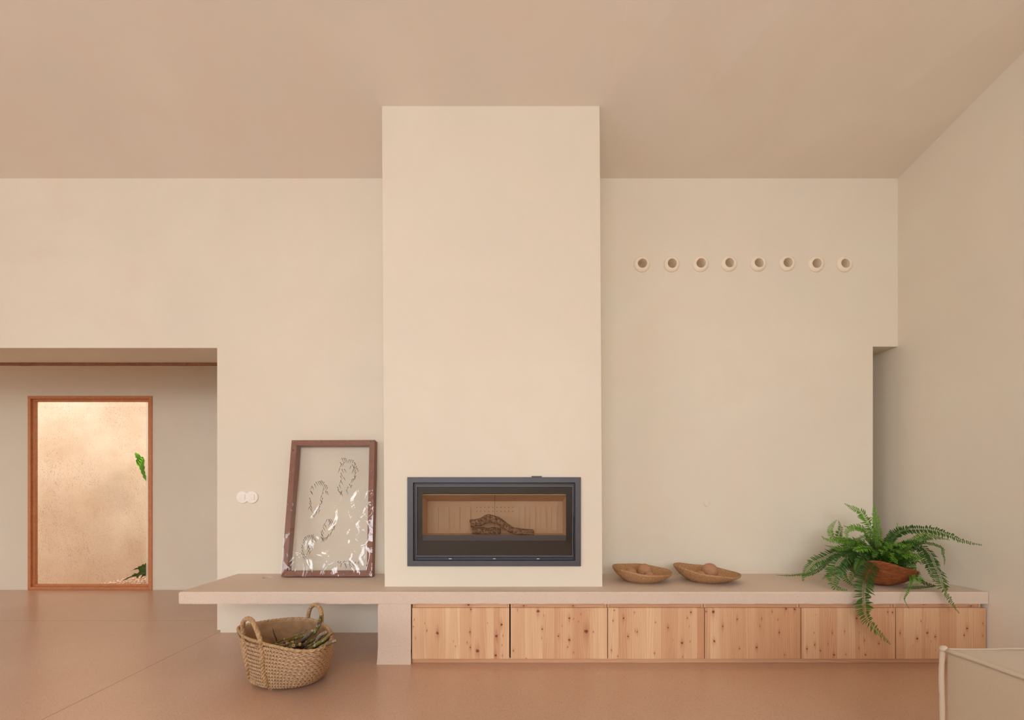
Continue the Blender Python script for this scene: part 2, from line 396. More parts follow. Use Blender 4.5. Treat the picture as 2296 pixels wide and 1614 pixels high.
# rooms' other walls, with unseen windows placed to light the room
def wall_with_holes(name, label, p0, p1, z1, holes, thick):
    """Wall from p0 to p1 (xy), height z1 (function of distance or number), holes (d0, d1, z0, z1)."""
    d = Vector((p1[0]-p0[0], p1[1]-p0[1], 0)); L = d.length; d.normalize()
    m = MB(); cuts = sorted({0, L}|{h[0] for h in holes}|{h[1] for h in holes})
    for a, b in zip(cuts, cuts[1:]):
        hs = [h for h in holes if h[0] <= a and h[1] >= b]; spans = [(0, z1)]
        for h in hs: spans = [(0, h[2]), (h[3], z1)]
        for s0, s1 in spans:
            if s1-s0 < .01: continue
            A = Vector((p0[0], p0[1], 0))+d*a; B = Vector((p0[0], p0[1], 0))+d*b; up = Vector((0, 0, 1))
            m.prism([A+up*s0, B+up*s0, B+up*s1, A+up*s1], thick)
    return tag(m.build(name, M_WALL), label, 'wall', kind='structure')
wall_with_holes('wall_front', 'cream plaster wall with added windows behind the viewer', (XL, YB), (XR, YB), 5.2, [(3.7, 4.55, .1, 2.5), (4.65, 8.6, 1.5, 3.6)], (0, -.25, 0))
wall_with_holes('wall_left', 'cream plaster wall with a wide unseen garden window', (XL, YB), (XL, YW), 5.2, [(.2, 4.6, .1, 2.5)], (-.25, 0, 0))
def window(n, c, ax, w, label, h=2.4):
    e = empty('window_%d' % n, c, label, 'window', kind='structure'); m = MB(); k = max(2, round(w/1.0))
    A = (lambda u, v, y: (u, y, v)) if ax == 'x' else (lambda u, v, y: (y, u, v))
    def bar(u0, u1, v0, v1): 
        p, q = A(u0, v0, -.04), A(u1, v1, .04); m.box(p, q)
    bar(-w/2, w/2, 0, .07); bar(-w/2, w/2, h-.07, h)
    for i in range(k+1):
        u = lerp(-w/2+.035, w/2-.035, i/k); bar(u-.035, u+.035, .07, h-.07)
    m.build('window_frame', M_DOORWOOD, e)
    for i in range(k):
        g = MB(); u0, u1 = lerp(-w/2, w/2, i/k), lerp(-w/2, w/2, (i+1)/k)
        g.box(A(u0+.04, .07, -.004), A(u1-.04, h-.07, .004)); g.build('pane', M_PANE, e)
window(1, (XL+6.625, YB-.1, 1.5), 'x', 3.95, 'wide high wooden framed window added behind the viewer for frontal light', 2.1)
window(2, (XL-.1, YB+2.4, .1), 'y', 4.4, 'wide unseen wooden framed garden window placed in the left wall for light')
window(4, (XL+4.125, YB-.1, .1), 'x', .85, 'slim full-height wooden framed window added behind the viewer for low light')
window(3, (XL-1.5, YW+.975, .9), 'y', 1.05, 'small wooden framed window at the end of the passage', 1.4)
# passage behind the left opening
DX0, DX1, DZ1 = (64-CX)/203.7, (342-CX)/203.7, H+218/203.7
wall_with_holes('wall_far', 'cream plaster wall of the passage around the glazed door', (XL-1.4, YFAR), (-.9, YFAR), 2.75,
    [(DX0+.012-(XL-1.4), DX1-.012-(XL-1.4), 0, DZ1-.01)], (0, .07, 0))
m = MB(); m.box((XL-1.5, wt, 2.62), (-.9, YFAR+.07, 2.75))
tag(m.build('ceiling_passage', M_CEIL), 'flat plaster ceiling of the passage', 'ceiling', kind='structure')
m = MB(); m.box((-1.0, wt, 0), (-.9, YFAR, 2.75))
tag(m.build('wall_passage', M_WALL), 'end wall of the passage', 'wall', kind='structure')
wall_with_holes('wall_passage_left', 'left end wall of the passage with a window', (XL-1.4, YW+.0), (XL-1.4, YFAR), 2.75, [(.45, 1.5, .9, 2.3)], (-.2, 0, 0))
m = MB()
zb0 = H+288/264.9; n = 60; pts = []
for i in range(n+1):
    x = lerp(XL, XE+.3, i/n); pts.append(Vector((x, wt+.002, zb0+.004*noise.noise((x*5, 2, 0))+.002*noise.noise((x*23, 2, 0)))))
m.prism(pts+[Vector((XE+.3, wt+.002, zb0+.09)), Vector((XL, wt+.002, zb0+.09))], (0, .03, 0))
tag(m.build('trim_1', M_BEAM), 'rough brown timber board under the lintel of the left opening', 'trim', kind='structure')
m = MB(); m.box((XL, YFAR-.006, 0), (DX0, YFAR, .02)); m.box((DX1+.01, YFAR-.006, 0), (-1, YFAR, .02))
tag(m.build('baseboard_far', M_WALL), 'thin cream skirting strip along the passage wall', 'baseboard', kind='structure')

# glazed door to the patio
d = empty('door_1', ((DX0+DX1)/2, YFAR, 0), 'tall glazed door in an orange wooden frame at the end of the passage', 'door', kind='structure')
def frame_part(name, x0, x1, z0, z1, w, ya, yb, parent, mat=M_DOORWOOD):
    for nm, a, b in ((name, (x0, ya, z0), (x0+w, yb, z1)), (name, (x1-w, ya, z0), (x1, yb, z1)),
                     (name, (x0+w, ya, z1-w), (x1-w, yb, z1)), (name, (x0+w, ya, z0), (x1-w, yb, z0+w))):
        c = d.location; mm = MB(); mm.box([p-q for p, q in zip(a, c)], [p-q for p, q in zip(b, c)]); mm.build(nm, mat, parent, bevel=.003)
frame_part('door_frame', DX0, DX1, .0, DZ1, .032, YFAR-.012, YFAR+.055, d)
frame_part('door_sash', DX0+.032, DX1-.032, .032, DZ1-.032, .026, YFAR+.010, YFAR+.046, d)
c = d.location; mm = MB(); mm.box((DX0+.05-c.x, .025, .05), (DX1-.05-c.x, .031, DZ1-.05)); pane = mm.build('pane', M_PANE, d)
t = NT('edge_reflection'); nt = t.t; tr = t.n('ShaderNodeBsdfTransparent'); di = t.n('ShaderNodeBsdfTranslucent'); di.inputs[0].default_value = (.95, .97, .97, 1)
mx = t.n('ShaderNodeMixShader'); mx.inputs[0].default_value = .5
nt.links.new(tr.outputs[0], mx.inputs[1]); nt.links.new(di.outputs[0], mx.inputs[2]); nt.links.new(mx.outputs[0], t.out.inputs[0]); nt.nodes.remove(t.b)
mm = MB(); mm.box((DX1-.095-c.x, .032, .06), (DX1-.058-c.x, .034, DZ1-.06)); tag(mm.build('reflection_strip', t.m, pane), 'pale strip imitating a reflection along the pane')  # translucent white strip imitates a pale reflection at the glass edge

# patio outside
YP = 6.6
m = MB(); m.box((XL-2.5, YFAR+.07, -.45), (-1.5, YP+.4, -.28))
tag(m.build('ground', M_GRAVEL), 'pale earth ground of the patio outside the door', 'ground', kind='structure')
m = MB()
nx_, nz_ = 60, 30
for back in (0, 1):
    for j in range(nz_+1):
        for i in range(nx_+1):
            x, z = lerp(-8.5, -1.5, i/nx_), lerp(-.45, 3.0, j/nz_); m.v.append((x, YP+.3 if back else YP+.03*noise.noise((x*1.3, z*1.3, 4)), z))
K_ = (nx_+1)*(nz_+1)
for j in range(nz_):
    for i in range(nx_):
        a = j*(nx_+1)+i; m.f.append((a, a+1, a+nx_+2, a+nx_+1)); m.f.append((K_+a, K_+a+nx_+1, K_+a+nx_+2, K_+a+1))
ed = [i for i in range(nx_+1)]+[j*(nx_+1)+nx_ for j in range(1, nz_+1)]+[nz_*(nx_+1)+i for i in range(nx_-1, -1, -1)]+[j*(nx_+1) for j in range(nz_-1, 0, -1)]
for a, b in zip(ed, ed[1:]+ed[:1]): m.f.append((a, K_+a, K_+b, b))
o = m.build('wall_patio', M_STRAW)
tag(o, 'earth patio wall flecked with straw seen through the glazed door', 'wall', kind='structure')
m = MB(); rr = random.Random(5)
for i in range(1500):
    x = lerp(-6.1, -4.2, rr.random()**.8); y = lerp(YP-.7, YP-.02, rr.random()); s_ = rr.uniform(.008, .022)
    h_ = .03+.17*min(1, max(0, (x+5.75)/.7)); z = -.28+h_*(.35+.65*(y-YP+.7)/.7)*rr.random()**.25
    q = [Vector((s_,0,0)), Vector((-s_,0,0)), Vector((0,s_*rr.uniform(.6,1.4),0)), Vector((0,-s_,0)), Vector((0,0,s_*.8)), Vector((0,0,-s_*.8))]
    m.add([Vector((x, y, z))+p for p in q], [(0,2,4),(2,1,4),(1,3,4),(3,0,4),(2,0,5),(1,2,5),(3,1,5),(0,3,5)])
tag(m.build('gravel', M_GRAVEL), 'heap of pale gravel at the foot of the patio wall', 'gravel', kind='stuff')

# ------------------------------------------------------------------ bench
SX0, SX1 = (401-CX)/362., XR-.004
BT, BB = .45, .3755
m = MB()
def rough_slab(m, x0, x1, y0, y1, z0, z1, nx, amp):
    """Slab with a hand-tooled front: the front edge loop is slightly uneven; returns verts for a closed box grid."""
    rows = [(y0, z0), (y0-.001, z0+.006), (y0-.001, z1-.008), (y0+.004, z1-.001), (y0+.012, z1), (y1, z1), (y1, z0)]
    k = len(rows); o = len(m.v)
    for i in range(nx+1):
        x = lerp(x0, x1, i/nx)
        for j, (y, z) in enumerate(rows):
            a = amp if j < 4 else 0
            xe = x+(.006 if i == 0 and j in (0, 3) else 0)
            m.v.append((xe, y+a*noise.noise((x*14, j*7, 1)), z+(a*.7*noise.noise((x*17, j*5, 9)) if j in (0, 3) else 0)))
    for i in range(nx):
        for j in range(k):
            m.f.append((o+i*k+j, o+(i+1)*k+j, o+(i+1)*k+(j+1) % k, o+i*k+(j+1) % k))
    m.f.append(tuple(o+j for j in range(k))); m.f.append(tuple(o+nx*k+j for j in range(k))[::-1])
rough_slab(m, SX0, SX1, YF, YW-.002, BB, BT, 320, .0022)
bench = m.build('bench', M_SLAB)
tag(bench, 'long earth-coloured concrete bench slab with a rounded cable hole at its left end', 'bench')
hole = atz(600, 1294.5, BT)
cut = MB(); cut.prism([Vector((hole.x+.036*math.cos(k*math.pi/12), hole.y+.036*math.sin(k*math.pi/12), BT-.05)) for k in range(24)], (0, 0, .08)); cutter = cut.build('cutter', M_SLAB)
carve(bench, [cutter])
m = MB(); xa, xb = (847-CX)/362., (921-CX)/362.
ny_ = 14
prof = []
for j in range(ny_+1):
    z = lerp(0, BB+.004, j/ny_); fl = .007*max(0, 1-z/.12)**2
    prof.append((xa-fl+.002*noise.noise((1, z*20, 0)), xb+.002*noise.noise((5, z*20, 0)), z, YF+.003-fl*.5))
for (p, q, z, y) in prof: m.v += [(p, y, z), (q, y, z), (q, YW-.05, z), (p, YW-.05, z)]
for j in range(ny_):
    for k in range(4): m.f.append((j*4+k, j*4+(k+1) % 4, (j+1)*4+(k+1) % 4, (j+1)*4+k))
m.f += [(3,2,1,0), tuple(ny_*4+k for k in range(4))]
o = m.build('support_leg', M_SLAB, bench, bevel=0); tag(o, 'square concrete pier carrying the bench')

# cabinets: doors of glued pine staves with their knots where the photograph shows them
def zc(k):          # three close-ups of the photograph: scale and origin
    return [(4.1, 840, 1270), (4.991, 1360, 1270), (4.45, 1780, 1270)][k]
UD = 361.; YD = F/UD; SAG = [0, 0, 1.5, 2.5, 4, 6]
doors = [
 (0, [343,475,655,785,890,1030,1095,1155,1240], [(578,612,20),(885,393,11),(878,605,11),(880,745,9),(945,775,24),(1165,535,17),(1120,640,20),(1112,815,16),(355,553,6),(362,490,6),(480,590,7),(850,700,6),(1180,635,6),(1170,720,5),(375,660,5),(1040,520,4),(725,688,4),(1175,815,5),(463,523,4),(745,735,6)]),
 (0, [1250,1385,1545,1650,1815,1980,2062,2140], [(1503,410,20),(1540,575,10),(1535,655,5),(1790,475,14),(1790,675,14),(1945,595,28),(1830,480,5),(1875,505,5),(1775,740,7),(1690,640,10),(1722,545,4),(1275,770,7),(1313,400,6),(1895,440,6),(2010,600,6),(1555,450,4),(1393,845,5),(1830,790,5)]),
 (1, [15,132,235,400,530,608,800,1015,1095], [(88,500,7),(75,613,8),(190,585,15),(240,788,14),(312,523,8),(345,740,12),(320,730,7),(55,943,10),(125,1012,7),(548,632,7),(535,977,10),(690,690,13),(743,830,5),(945,520,14),(903,583,8),(928,680,5),(845,862,18),(935,847,6),(853,1018,7)]),
 (1, [1100,1160,1365,1550,1660,1780,1890,2090,2172], [(1115,517,9),(1195,518,24),(1300,682,15),(1205,848,16),(1463,600,13),(1488,930,9),(1680,920,15),(1738,595,8),(1718,683,8),(1855,518,10),(1918,608,6),(1932,750,14),(1992,1003,11),(2008,485,18),(2105,490,16)]),
 (2, [75,255,345,430,612,780,950,1012], [(218,500,4),(203,680,5),(208,800,12),(130,840,12),(262,857,10),(385,680,10),(400,900,12),(505,663,8),(625,535,15),(705,755,10),(650,833,7),(713,898,7),(848,788,9),(935,470,10),(983,475,11),(870,745,6),(340,790,6),(520,895,8),(655,677,5)]),
 (2, [1018,1100,1190,1278,1450,1625,1790,1830,1945], [(1060,690,12),(1330,690,14),(1410,727,14),(1230,745,14),(1370,772,5),(1728,645,14),(1888,595,8),(1885,718,8),(1700,712,10),(1270,570,6),(1415,858,4),(1190,820,4)]),
]
tones = [[.25,.3,.0,.35,.3,.2,.55,.3], [.2,.1,.3,.35,.6,.05,.15], [.25,.6,.35,.1,.3,.55,.25,.75], [.6,.15,.6,.55,.65,.5,.75,.8], [.4,.7,.75,.35,.65,.6,.6], [.6,.35,.4,.45,.65,.4,.55,.5]]
clabel = ['knotty pine cabinet beside the concrete pier', 'knotty pine cabinet second from the concrete pier', 'knotty pine cabinet under the left straw bowl',
          'knotty pine cabinet under the right straw bowl', 'knotty pine cabinet behind the hanging fern frond', 'knotty pine cabinet against the side wall, partly hidden by the sofa']
rw = random.Random(3)
railknots = {0: [(860,358,15)], 1: [(1372,366,9),(1828,370,9)], 3: [(1842,420,8)], 4: [(140,388,6)], 5: [(1328,412,9),(1803,430,13),(1505,405,6)]}
def pine(o, c, knots=(), horiz=False, tone=.4):
    o['seed'] = rw.uniform(0, 30); o['tone'] = float(tone)
    for i in range(6):
        o['k%d' % (i+1)] = [50., 50., .001]
    for i, k in enumerate(sorted(knots, key=lambda q: -q[2])[:6]):
        a, b = k[0]-c.x, k[1]-c.z
        o['k%d' % (i+1)] = [b, a, k[2]] if horiz else [a, b, k[2]]
for di, (zi, bs, kn) in enumerate(doors):
    sc, ox, oy = zc(zi)
    X = lambda x: ((ox+x/sc)-CX)/UD
    Z = lambda y: H+(CY-(oy+y/sc-SAG[di]))/UD
    xs_ = [X(b) for b in bs]
    if di == 5: xs_[-1] = SX1-.004
    kk = [(X(a), Z(b), r/sc/UD) for a, b, r in kn]
    cab = empty('cabinet', ((xs_[0]+xs_[-1])/2, YD, 0), clabel[di], 'cabinet', 'pine cabinets under the bench')
    L = lambda p: Vector(p)-cab.location
    zt, zb_ = .349, .033
    w0, w1 = xs_[0], xs_[-1]
    if di == 5: w1 = SX1-.02
    cm = MB(); cm.box(L((w0, YD+.05, .03)), L((w1, YW-.06, BB-.004))); o = cm.build('body', M_PINEH, cab); pine(o, Vector((0,0,0)), (), True)
    door = bpy.data.objects.new('door', None); COL.objects.link(door); door.parent = cab; door.location = (0, 0, 0); door.empty_display_size = .03
    for si in range(len(xs_)-1):
        a, b = xs_[si]+(.0012 if si == 0 else .00003), xs_[si+1]-(.0012 if si == len(xs_)-2 else .00003)
        c = Vector(((a+b)/2, YD+.011, (zt+zb_)/2)); hw = (b-a)/2
        sm = MB(); sm.box((-hw, -.011, -(zt-zb_)/2), (hw, .011, (zt-zb_)/2))
        yj = rw.uniform(-.0003, .0003)
        o = sm.build('stave', M_PINE, door, bevel=.0003, loc=c-cab.location+Vector((0, yj, 0)), seg=1)
        pine(o, c, [k for k in kk if a-k[2] <= k[0] <= b+k[2]], False, tones[di][si])
    rz0, rz1 = zt+.004, BB-.002
    c = Vector(((w0+w1)/2, YD+.03, (rz0+rz1)/2)); hw = (w1-w0)/2-.014
    sm = MB(); sm.box((-hw, -.008, -.022), (hw, .02, (rz1-rz0)/2)); o = sm.build('top_rail', M_PINEH, cab, bevel=.001, loc=c-cab.location, seg=1)
    pine(o, c, [(X(a), Z(b), r/sc/UD) for a, b, r in railknots.get(di, [])], True, .45+.05*di)
    for sx in (w0, w1-.014):
        c2 = Vector((sx+.007, YD+.026, (rz0+rz1)/2)); sm = MB(); sm.box((-.0065, -.008, -.022), (.0065, .02, (rz1-rz0)/2))
        o = sm.build('end_stile', M_PINE, cab, bevel=.001, loc=c2-cab.location, seg=1); pine(o, c2, (), False, .35)
kx0, kx1 = (924-CX)/358., SX1-.02
c = Vector(((kx0+kx1)/2, F/358., .016)); sm = MB(); sm.box((-(kx1-kx0)/2, 0, -.016), ((kx1-kx0)/2, .03, .0155))
o = sm.build('plinth', M_PINEH, None, bevel=.001, loc=c, seg=1); pine(o, c, [], True, .6)
tag(o, 'long reddish pine plinth board running under the cabinet doors', 'plinth')

# ------------------------------------------------------------------ fireplace insert
def fz(x, y, Y): return at(890+x/5.34, 1050+y/5.34, Y)
fire = empty('fireplace', ((o0+o1)/2, YC, oz0), 'glass-fronted fireplace insert in a dark iron surround set in the chimney breast', 'fireplace')
L = lambda p: Vector(p)-fire.location
def fbox(name, x0, y0, x1, y1, Ya, Yb, mat, parent=fire, bevel=.0, Yr=None):
    Yr = Yr or Ya; a, b = fz(x0, y1, Yr), fz(x1, y0, Yr); mm = MB()
    mm.box(L((a.x, Ya, a.z)), L((b.x, Yb, b.z))); return mm.build(name, mat, parent, bevel=bevel)
def ring(name, xo, yo, x1o, y1o, xi, yi, x1i, y1i, Ya, Yb, mat, parent=fire, bevel=.0):
    A = [fz(xo, y1o, Ya), fz(x1o, y1o, Ya), fz(x1o, yo, Ya), fz(xo, yo, Ya)]; B = [fz(xi, y1i, Ya), fz(x1i, y1i, Ya), fz(x1i, yi, Ya), fz(xi, yi, Ya)]
    mm = MB(); vs = []
    for q in (A, B): vs += [L(p) for p in q]
    for q in (A, B): vs += [L((p.x, Yb, p.z)) for p in q]
    fs = []
    for i in range(4):
        j = (i+1) % 4
        fs += [(i, j, 4+j, 4+i), (8+i, 8+j, 12+j, 12+i), (i, j, 8+j, 8+i), (4+i, 4+j, 12+j, 12+i)]
    mm.add(vs, fs); return mm.build(name, mat, parent, bevel=bevel)
tag(ring('surround', 123, 105, 2203, 1172, 195, 172, 2135, 1105, YC-.014, YC+.02, M_IRON, bevel=.002), 'wide grey iron surround')
ring('inner_casing', 192, 169, 2138, 1108, 232, 204, 2105, 1062, YC+.012, YC+.06, M_BLACK)
fdoor = ring('door', 228, 203, 2112, 1062, 240, 222, 2098, 1042, YC-.002, YC+.02, M_IRON, bevel=.001)
fbox('glass', 238, 220, 2100, 1044, YC+.006, YC+.010, M_FIREGLASS, fdoor)
for (a, b, c_, d_) in ((238, 220, 305, 1044), (2025, 220, 2100, 1044), (305, 220, 2025, 300), (305, 866, 2025, 1044)):
    fbox('glass_border', a, b, c_, d_, YC+.0115, YC+.0135, M_PRINT, fdoor)
tag(fbox('lower_bar', 225, 1066, 2105, 1100, YC-.004, YC+.012, M_BLUEIRON, bevel=.002), 'bluish steel bar under the glass')
for x in (660, 1187, 1712): fbox('hinge_clip', x-50, 1068, x+50, 1082, YC-.008, YC-.003, M_BLACK); fbox('clip_tip', x-38, 1078, x-5, 1086, YC-.010, YC-.007, M_PIN)
hm = MB(); hp = [fz(2128, 560, YC-.012), fz(2128, 720, YC-.012), fz(2128, 875, YC-.012), fz(2130, 1010, YC-.012)]
hm.tube([L(p) for p in hp], [.002, .002, .005, .005], 8); tag(hm.build('handle', M_BLACK, fire), 'thin black vertical handle')
fbox('top_latch', 1612, 92, 1735, 106, YC-.006, YC+.004, M_BLACK)
YQ = YC+.04; YK = F/ (F/YQ*.942)
def fq(name, pts, mat, parent=fire, th=None):
    mm = MB(); mm.prism([L(p) for p in pts], th or (0, .006, 0)); return mm.build(name, mat, parent)
fl, fr = fz(305, 300, YQ), fz(2025, 300, YQ); bl, br = fz(365, 395, YK), fz(1985, 395, YK)
zfl = fz(305, 800, YQ).z; zbk = fz(365, 775, YK).z; ztp = fz(365, 318, YQ).z
fq('firebox_floor', [Vector((fl.x, YQ, zbk-.01)), Vector((fr.x, YQ, zbk-.01)), Vector((br.x, YK, zbk)), Vector((bl.x, YK, zbk))], M_VERM, th=(0, 0, -.006))
fbox('log_guard', 305, 800, 2025, 868, YQ-.018, YQ-.006, M_IRON, Yr=YQ-.018)
fq('side_panel', [Vector((fl.x, YQ-.01, .60)), Vector((fl.x, YQ-.01, 1.14)), Vector((bl.x, YK, 1.14)), Vector((bl.x, YK, .60))], M_VERM, th=(-.006, 0, 0))
fq('side_panel', [Vector((fr.x, YQ-.01, .60)), Vector((fr.x, YQ-.01, 1.14)), Vector((br.x, YK, 1.14)), Vector((br.x, YK, .60))], M_VERM, th=(.006, 0, 0))
xm = fz(1172, 0, YK).x
for a, b, c_, d_ in ((bl.x, xm-.001, fl.x, fz(1172, 0, YQ).x-.001), (xm+.001, br.x, fz(1172, 0, YQ).x+.001, fr.x)):
    fq('back_panel', [Vector((a, YK, .60)), Vector((b, YK, .60)), Vector((b, YK, 1.14)), Vector((a, YK, 1.14))], M_VERM, th=(0, .02, 0))
    fq('baffle', [Vector((c_, YQ, ztp)), Vector((d_, YQ, ztp)), Vector((b, YK, fz(365, 393, YK).z)), Vector((a, YK, fz(365, 393, YK).z))], M_VERM, th=(0, 0, .006))
for x in (935, 1405, 1795): fbox('baffle_slot', x-14, 360, x+14, 365, YK-.08, YK-.078, M_BLACK, Yr=YK-.09)
for a, b in ((428, 497), (565, 627), (690, 752), (820, 882), (1465, 1527), (1592, 1655), (1720, 1783), (1850, 1913)):
    p0, p1 = fz(a, 745, YK), fz(b, 462, YK); r_ = .005; pts = [Vector((p0.x, YK-.010, p0.z)), Vector((p1.x, YK-.010, p0.z))]
    for k in range(6):
        an = k/5*R90; pts.append(Vector((p1.x-.008+.008*math.cos(an), YK-.010, p1.z-.008+.008*math.sin(an))))
    for k in range(6):
        an = R90+k/5*R90; pts.append(Vector((p0.x+.008+.008*math.cos(an), YK-.010, p1.z-.008+.008*math.sin(an))))
    fq('flute', pts, M_VERM)
for y in (466, 514):
    for i in range(10):
        p = fz(lerp(957, 1388, i/9), y, YK); mm = MB(); mm.prism([L((p.x+.0028*math.cos(k*math.pi/4), YK-.0012, p.z+.0028*math.sin(k*math.pi/4))) for k in range(8)], (0, .001, 0)); mm.build('air_hole_dark', M_BLACK, fire)  # black discs paint the shade inside the air holes
fbox('casing_back', 150, 130, 2180, 1150, YK+.03, YK+.035, M_BLACK, Yr=YC+.06)
def log(name, pts, rad, label, sd):
    pth = smooth_path(pts, 26); n = len(pth); ry = random.Random(sd); k = len(rad)-1
    rr_ = [lerp(rad[min(int(i/(n-1)*k), k-1)], rad[min(int(i/(n-1)*k)+1, k)], i/(n-1)*k-min(int(i/(n-1)*k), k-1)) for i in range(n)]
    base = pth[n//2].copy(); mm = MB(); mm.tube([p-base for p in pth], rr_, 16)
    mm.v = [tuple(Vector(v)+Vector((noise.noise(Vector(v)*28+Vector((sd,0,0))), noise.noise(Vector(v)*28+Vector((0,sd,0))), noise.noise(Vector(v)*28+Vector((0,0,sd)))))*.006) for v in mm.v]
    o = mm.build(name, M_LOG, None, True, loc=base); return tag(o, label, 'log', 'logs in the fireplace')
YG = YQ+.07
log('fire_log', [fz(880, 660, YG), fz(1000, 640, YG), fz(1110, 600, YG), fz(1230, 640, YG), fz(1330, 715, YG), fz(1450, 755, YG), fz(1640, 765, YG)], [.026, .028, .029, .026, .024, .022, .02], 'crooked bark-covered log lying on top in the fireplace', 3)
YG2 = YQ+.135
log('fire_log', [fz(900, 745, YG2), fz(1000, 748, YG2), fz(1120, 750, YG2), fz(1240, 750, YG2)], [.024, .026, .025, .022], 'short bark-covered log lying beneath in the fireplace', 8)

# ------------------------------------------------------------------ light switch, wall rings, hook
sw = empty('light_switch', (at(555, 1114.6, YW).x, YW, at(555, 1114.6, YW).z), 'white double light switch with two overlapping round plates on the wall', 'light switch')
for i, px in enumerate((544.8, 565.7)):
    p = at(px, 1114.6, YW)-sw.location; mm = MB(); r_ = .047
    prof = [(0, 0), (r_, 0), (r_, .007), (r_-.003, .010), (0, .010)]
    mm.lathe(prof, n=40, fn=lambda a, k, r, z, p=p: (p.x+r*math.cos(a), -z-(.0005*i), p.z+r*math.sin(a)))
    pl = mm.build('plate', M_SWITCH, sw)
    for s in (-1, 1):
        mm = MB(); x_ = p.x+s*.0110; mm.add([(x_-.0104, -.009, p.z-.0215), (x_+.0104, -.009, p.z-.0215), (x_+.0104, -.009, p.z+.0215), (x_-.0104, -.009, p.z+.0215),
            (x_-.0104, -.0135-(.002 if s > 0 else 0), p.z-.0215), (x_+.0104, -.0125-(.003 if s > 0 else 0), p.z-.0215), (x_+.0104, -.0125-(.003 if s > 0 else 0), p.z+.0215), (x_-.0104, -.0135-(.002 if s > 0 else 0), p.z+.0215)],
            [(0,3,2,1),(4,5,6,7),(0,1,5,4),(1,2,6,5),(2,3,7,6),(3,0,4,7)]); mm.build('rocker', M_SWITCH, pl, bevel=.0008)
ordn = ['nearest the chimney', 'second from the chimney', 'third from the chimney', 'fourth from the chimney', 'fifth from the chimney', 'sixth from the chimney, set a little higher', 'seventh from the chimney, with a chipped hole', 'farthest from the chimney']
prof = [(.0625, -.001)]+[(.036+.026*math.cos(R90*k/8), .020*math.sin(R90*k/8)) for k in range(9)]+[(.0345, .0185), (.0338, .014), (.033, 0), (.0325, -.06), (.032, -.125), (.0001, -.127)]
for i, (px, py) in enumerate(ring_px):
    p = at(px, py, YW); mm = MB(); wob = random.Random(i); tx, tz = wob.uniform(-.15, .15), wob.uniform(-.15, .15)
    mm.lathe(prof, n=48, fn=lambda a, k, r, z: (r*math.cos(a)*(1+.01*math.sin(3*a+i)), -z*(1+tx*math.cos(a)+tz*math.sin(a)) if z > .002 else -z, r*math.sin(a)))
    o = mm.build('ceramic_ring', M_CERAMIC, None, True, loc=(p.x, YW, p.z))
    tag(o, 'cream ceramic wall ring with a round hole, '+ordn[i], 'wall ring', 'row of eight ceramic rings on the wall')
# the holes behind the rings are sunk into the wall
hk = [at(1578.5, 1125, YW-.004), at(1580, 1131, YW-.012), at(1585.5, 1134.6, YW-.016), at(1591, 1131.5, YW-.012), at(1591.5, 1126, YW-.006), at(1590.5, 1119, YW)]
mm = MB(); b_ = hk[2].copy(); mm.tube([p-b_ for p in smooth_path(hk, 20)], .0016, 8)
tag(mm.build('wall_hook', M_CERAMIC, None, True, loc=b_), 'tiny cream-painted wire hook low on the wall above the right straw bowl', 'hook')

# ------------------------------------------------------------------ framed film leaning on the wall
FY0, FY1 = F/309.6, F/301.
def fr_pt(x, y):          # close-up pixel -> point of the leaning front plane
    px, py = 600+x/4.482, 960+y/4.482
    # plane through bottom (Y=FY0 at z=BT) and top (Y=FY1 at z of pixel row 988.5)
    zt = H+(CY-988.5)*FY1/F; k = (FY1-FY0)/(zt-BT)
    # Y = FY0 + k (z-BT), z = H+(CY-py)*Y/F
    q = (CY-py)/F; Y = (FY0+k*(H-BT))/(1-k*q); return at(px, py, Y)
fo = [fr_pt(135, 1500), fr_pt(1050, 1500), fr_pt(1077, 126), fr_pt(241, 129)]
n_up = (fo[3]-fo[0]).normalized(); n_rt = (fo[1]-fo[0]).normalized(); n_bk = n_rt.cross(n_up).normalized()
if n_bk.y < 0: n_bk = -n_bk
pic = empty('framed_film', fo[0], 'reddish wooden box frame covered with clear film, leaning on the wall beside the chimney', 'picture frame')
L = lambda p: Vector(p)-pic.location
BW, BD = .040, .075
ins = []
for i in range(4):
    p = fo[i]; a, b = fo[(i+1) % 4]-p, fo[(i-1) % 4]-p
    ins.append(p+a.normalized()*BW+b.normalized()*BW)
for i in range(4):
    j = (i+1) % 4; mm = MB(); q = [fo[i], fo[j], ins[j], ins[i]]
    if i % 2 == 0: mm.prism([L(p) for p in q], n_bk*BD)
    else: mm.prism([L(p) for p in q], n_bk*BD)
    mm.build('frame_bar', M_FRAMEWOOD, pic, bevel=.0015)
NU, NV = 70, 110; mm = MB()
pins = [(262,148),(525,143),(800,138),(1050,140),(235,453),(208,775),(185,1120),(150,1480),(432,1472),(712,1475),(990,1465),(1045,440),(1028,765),(1012,1105)]
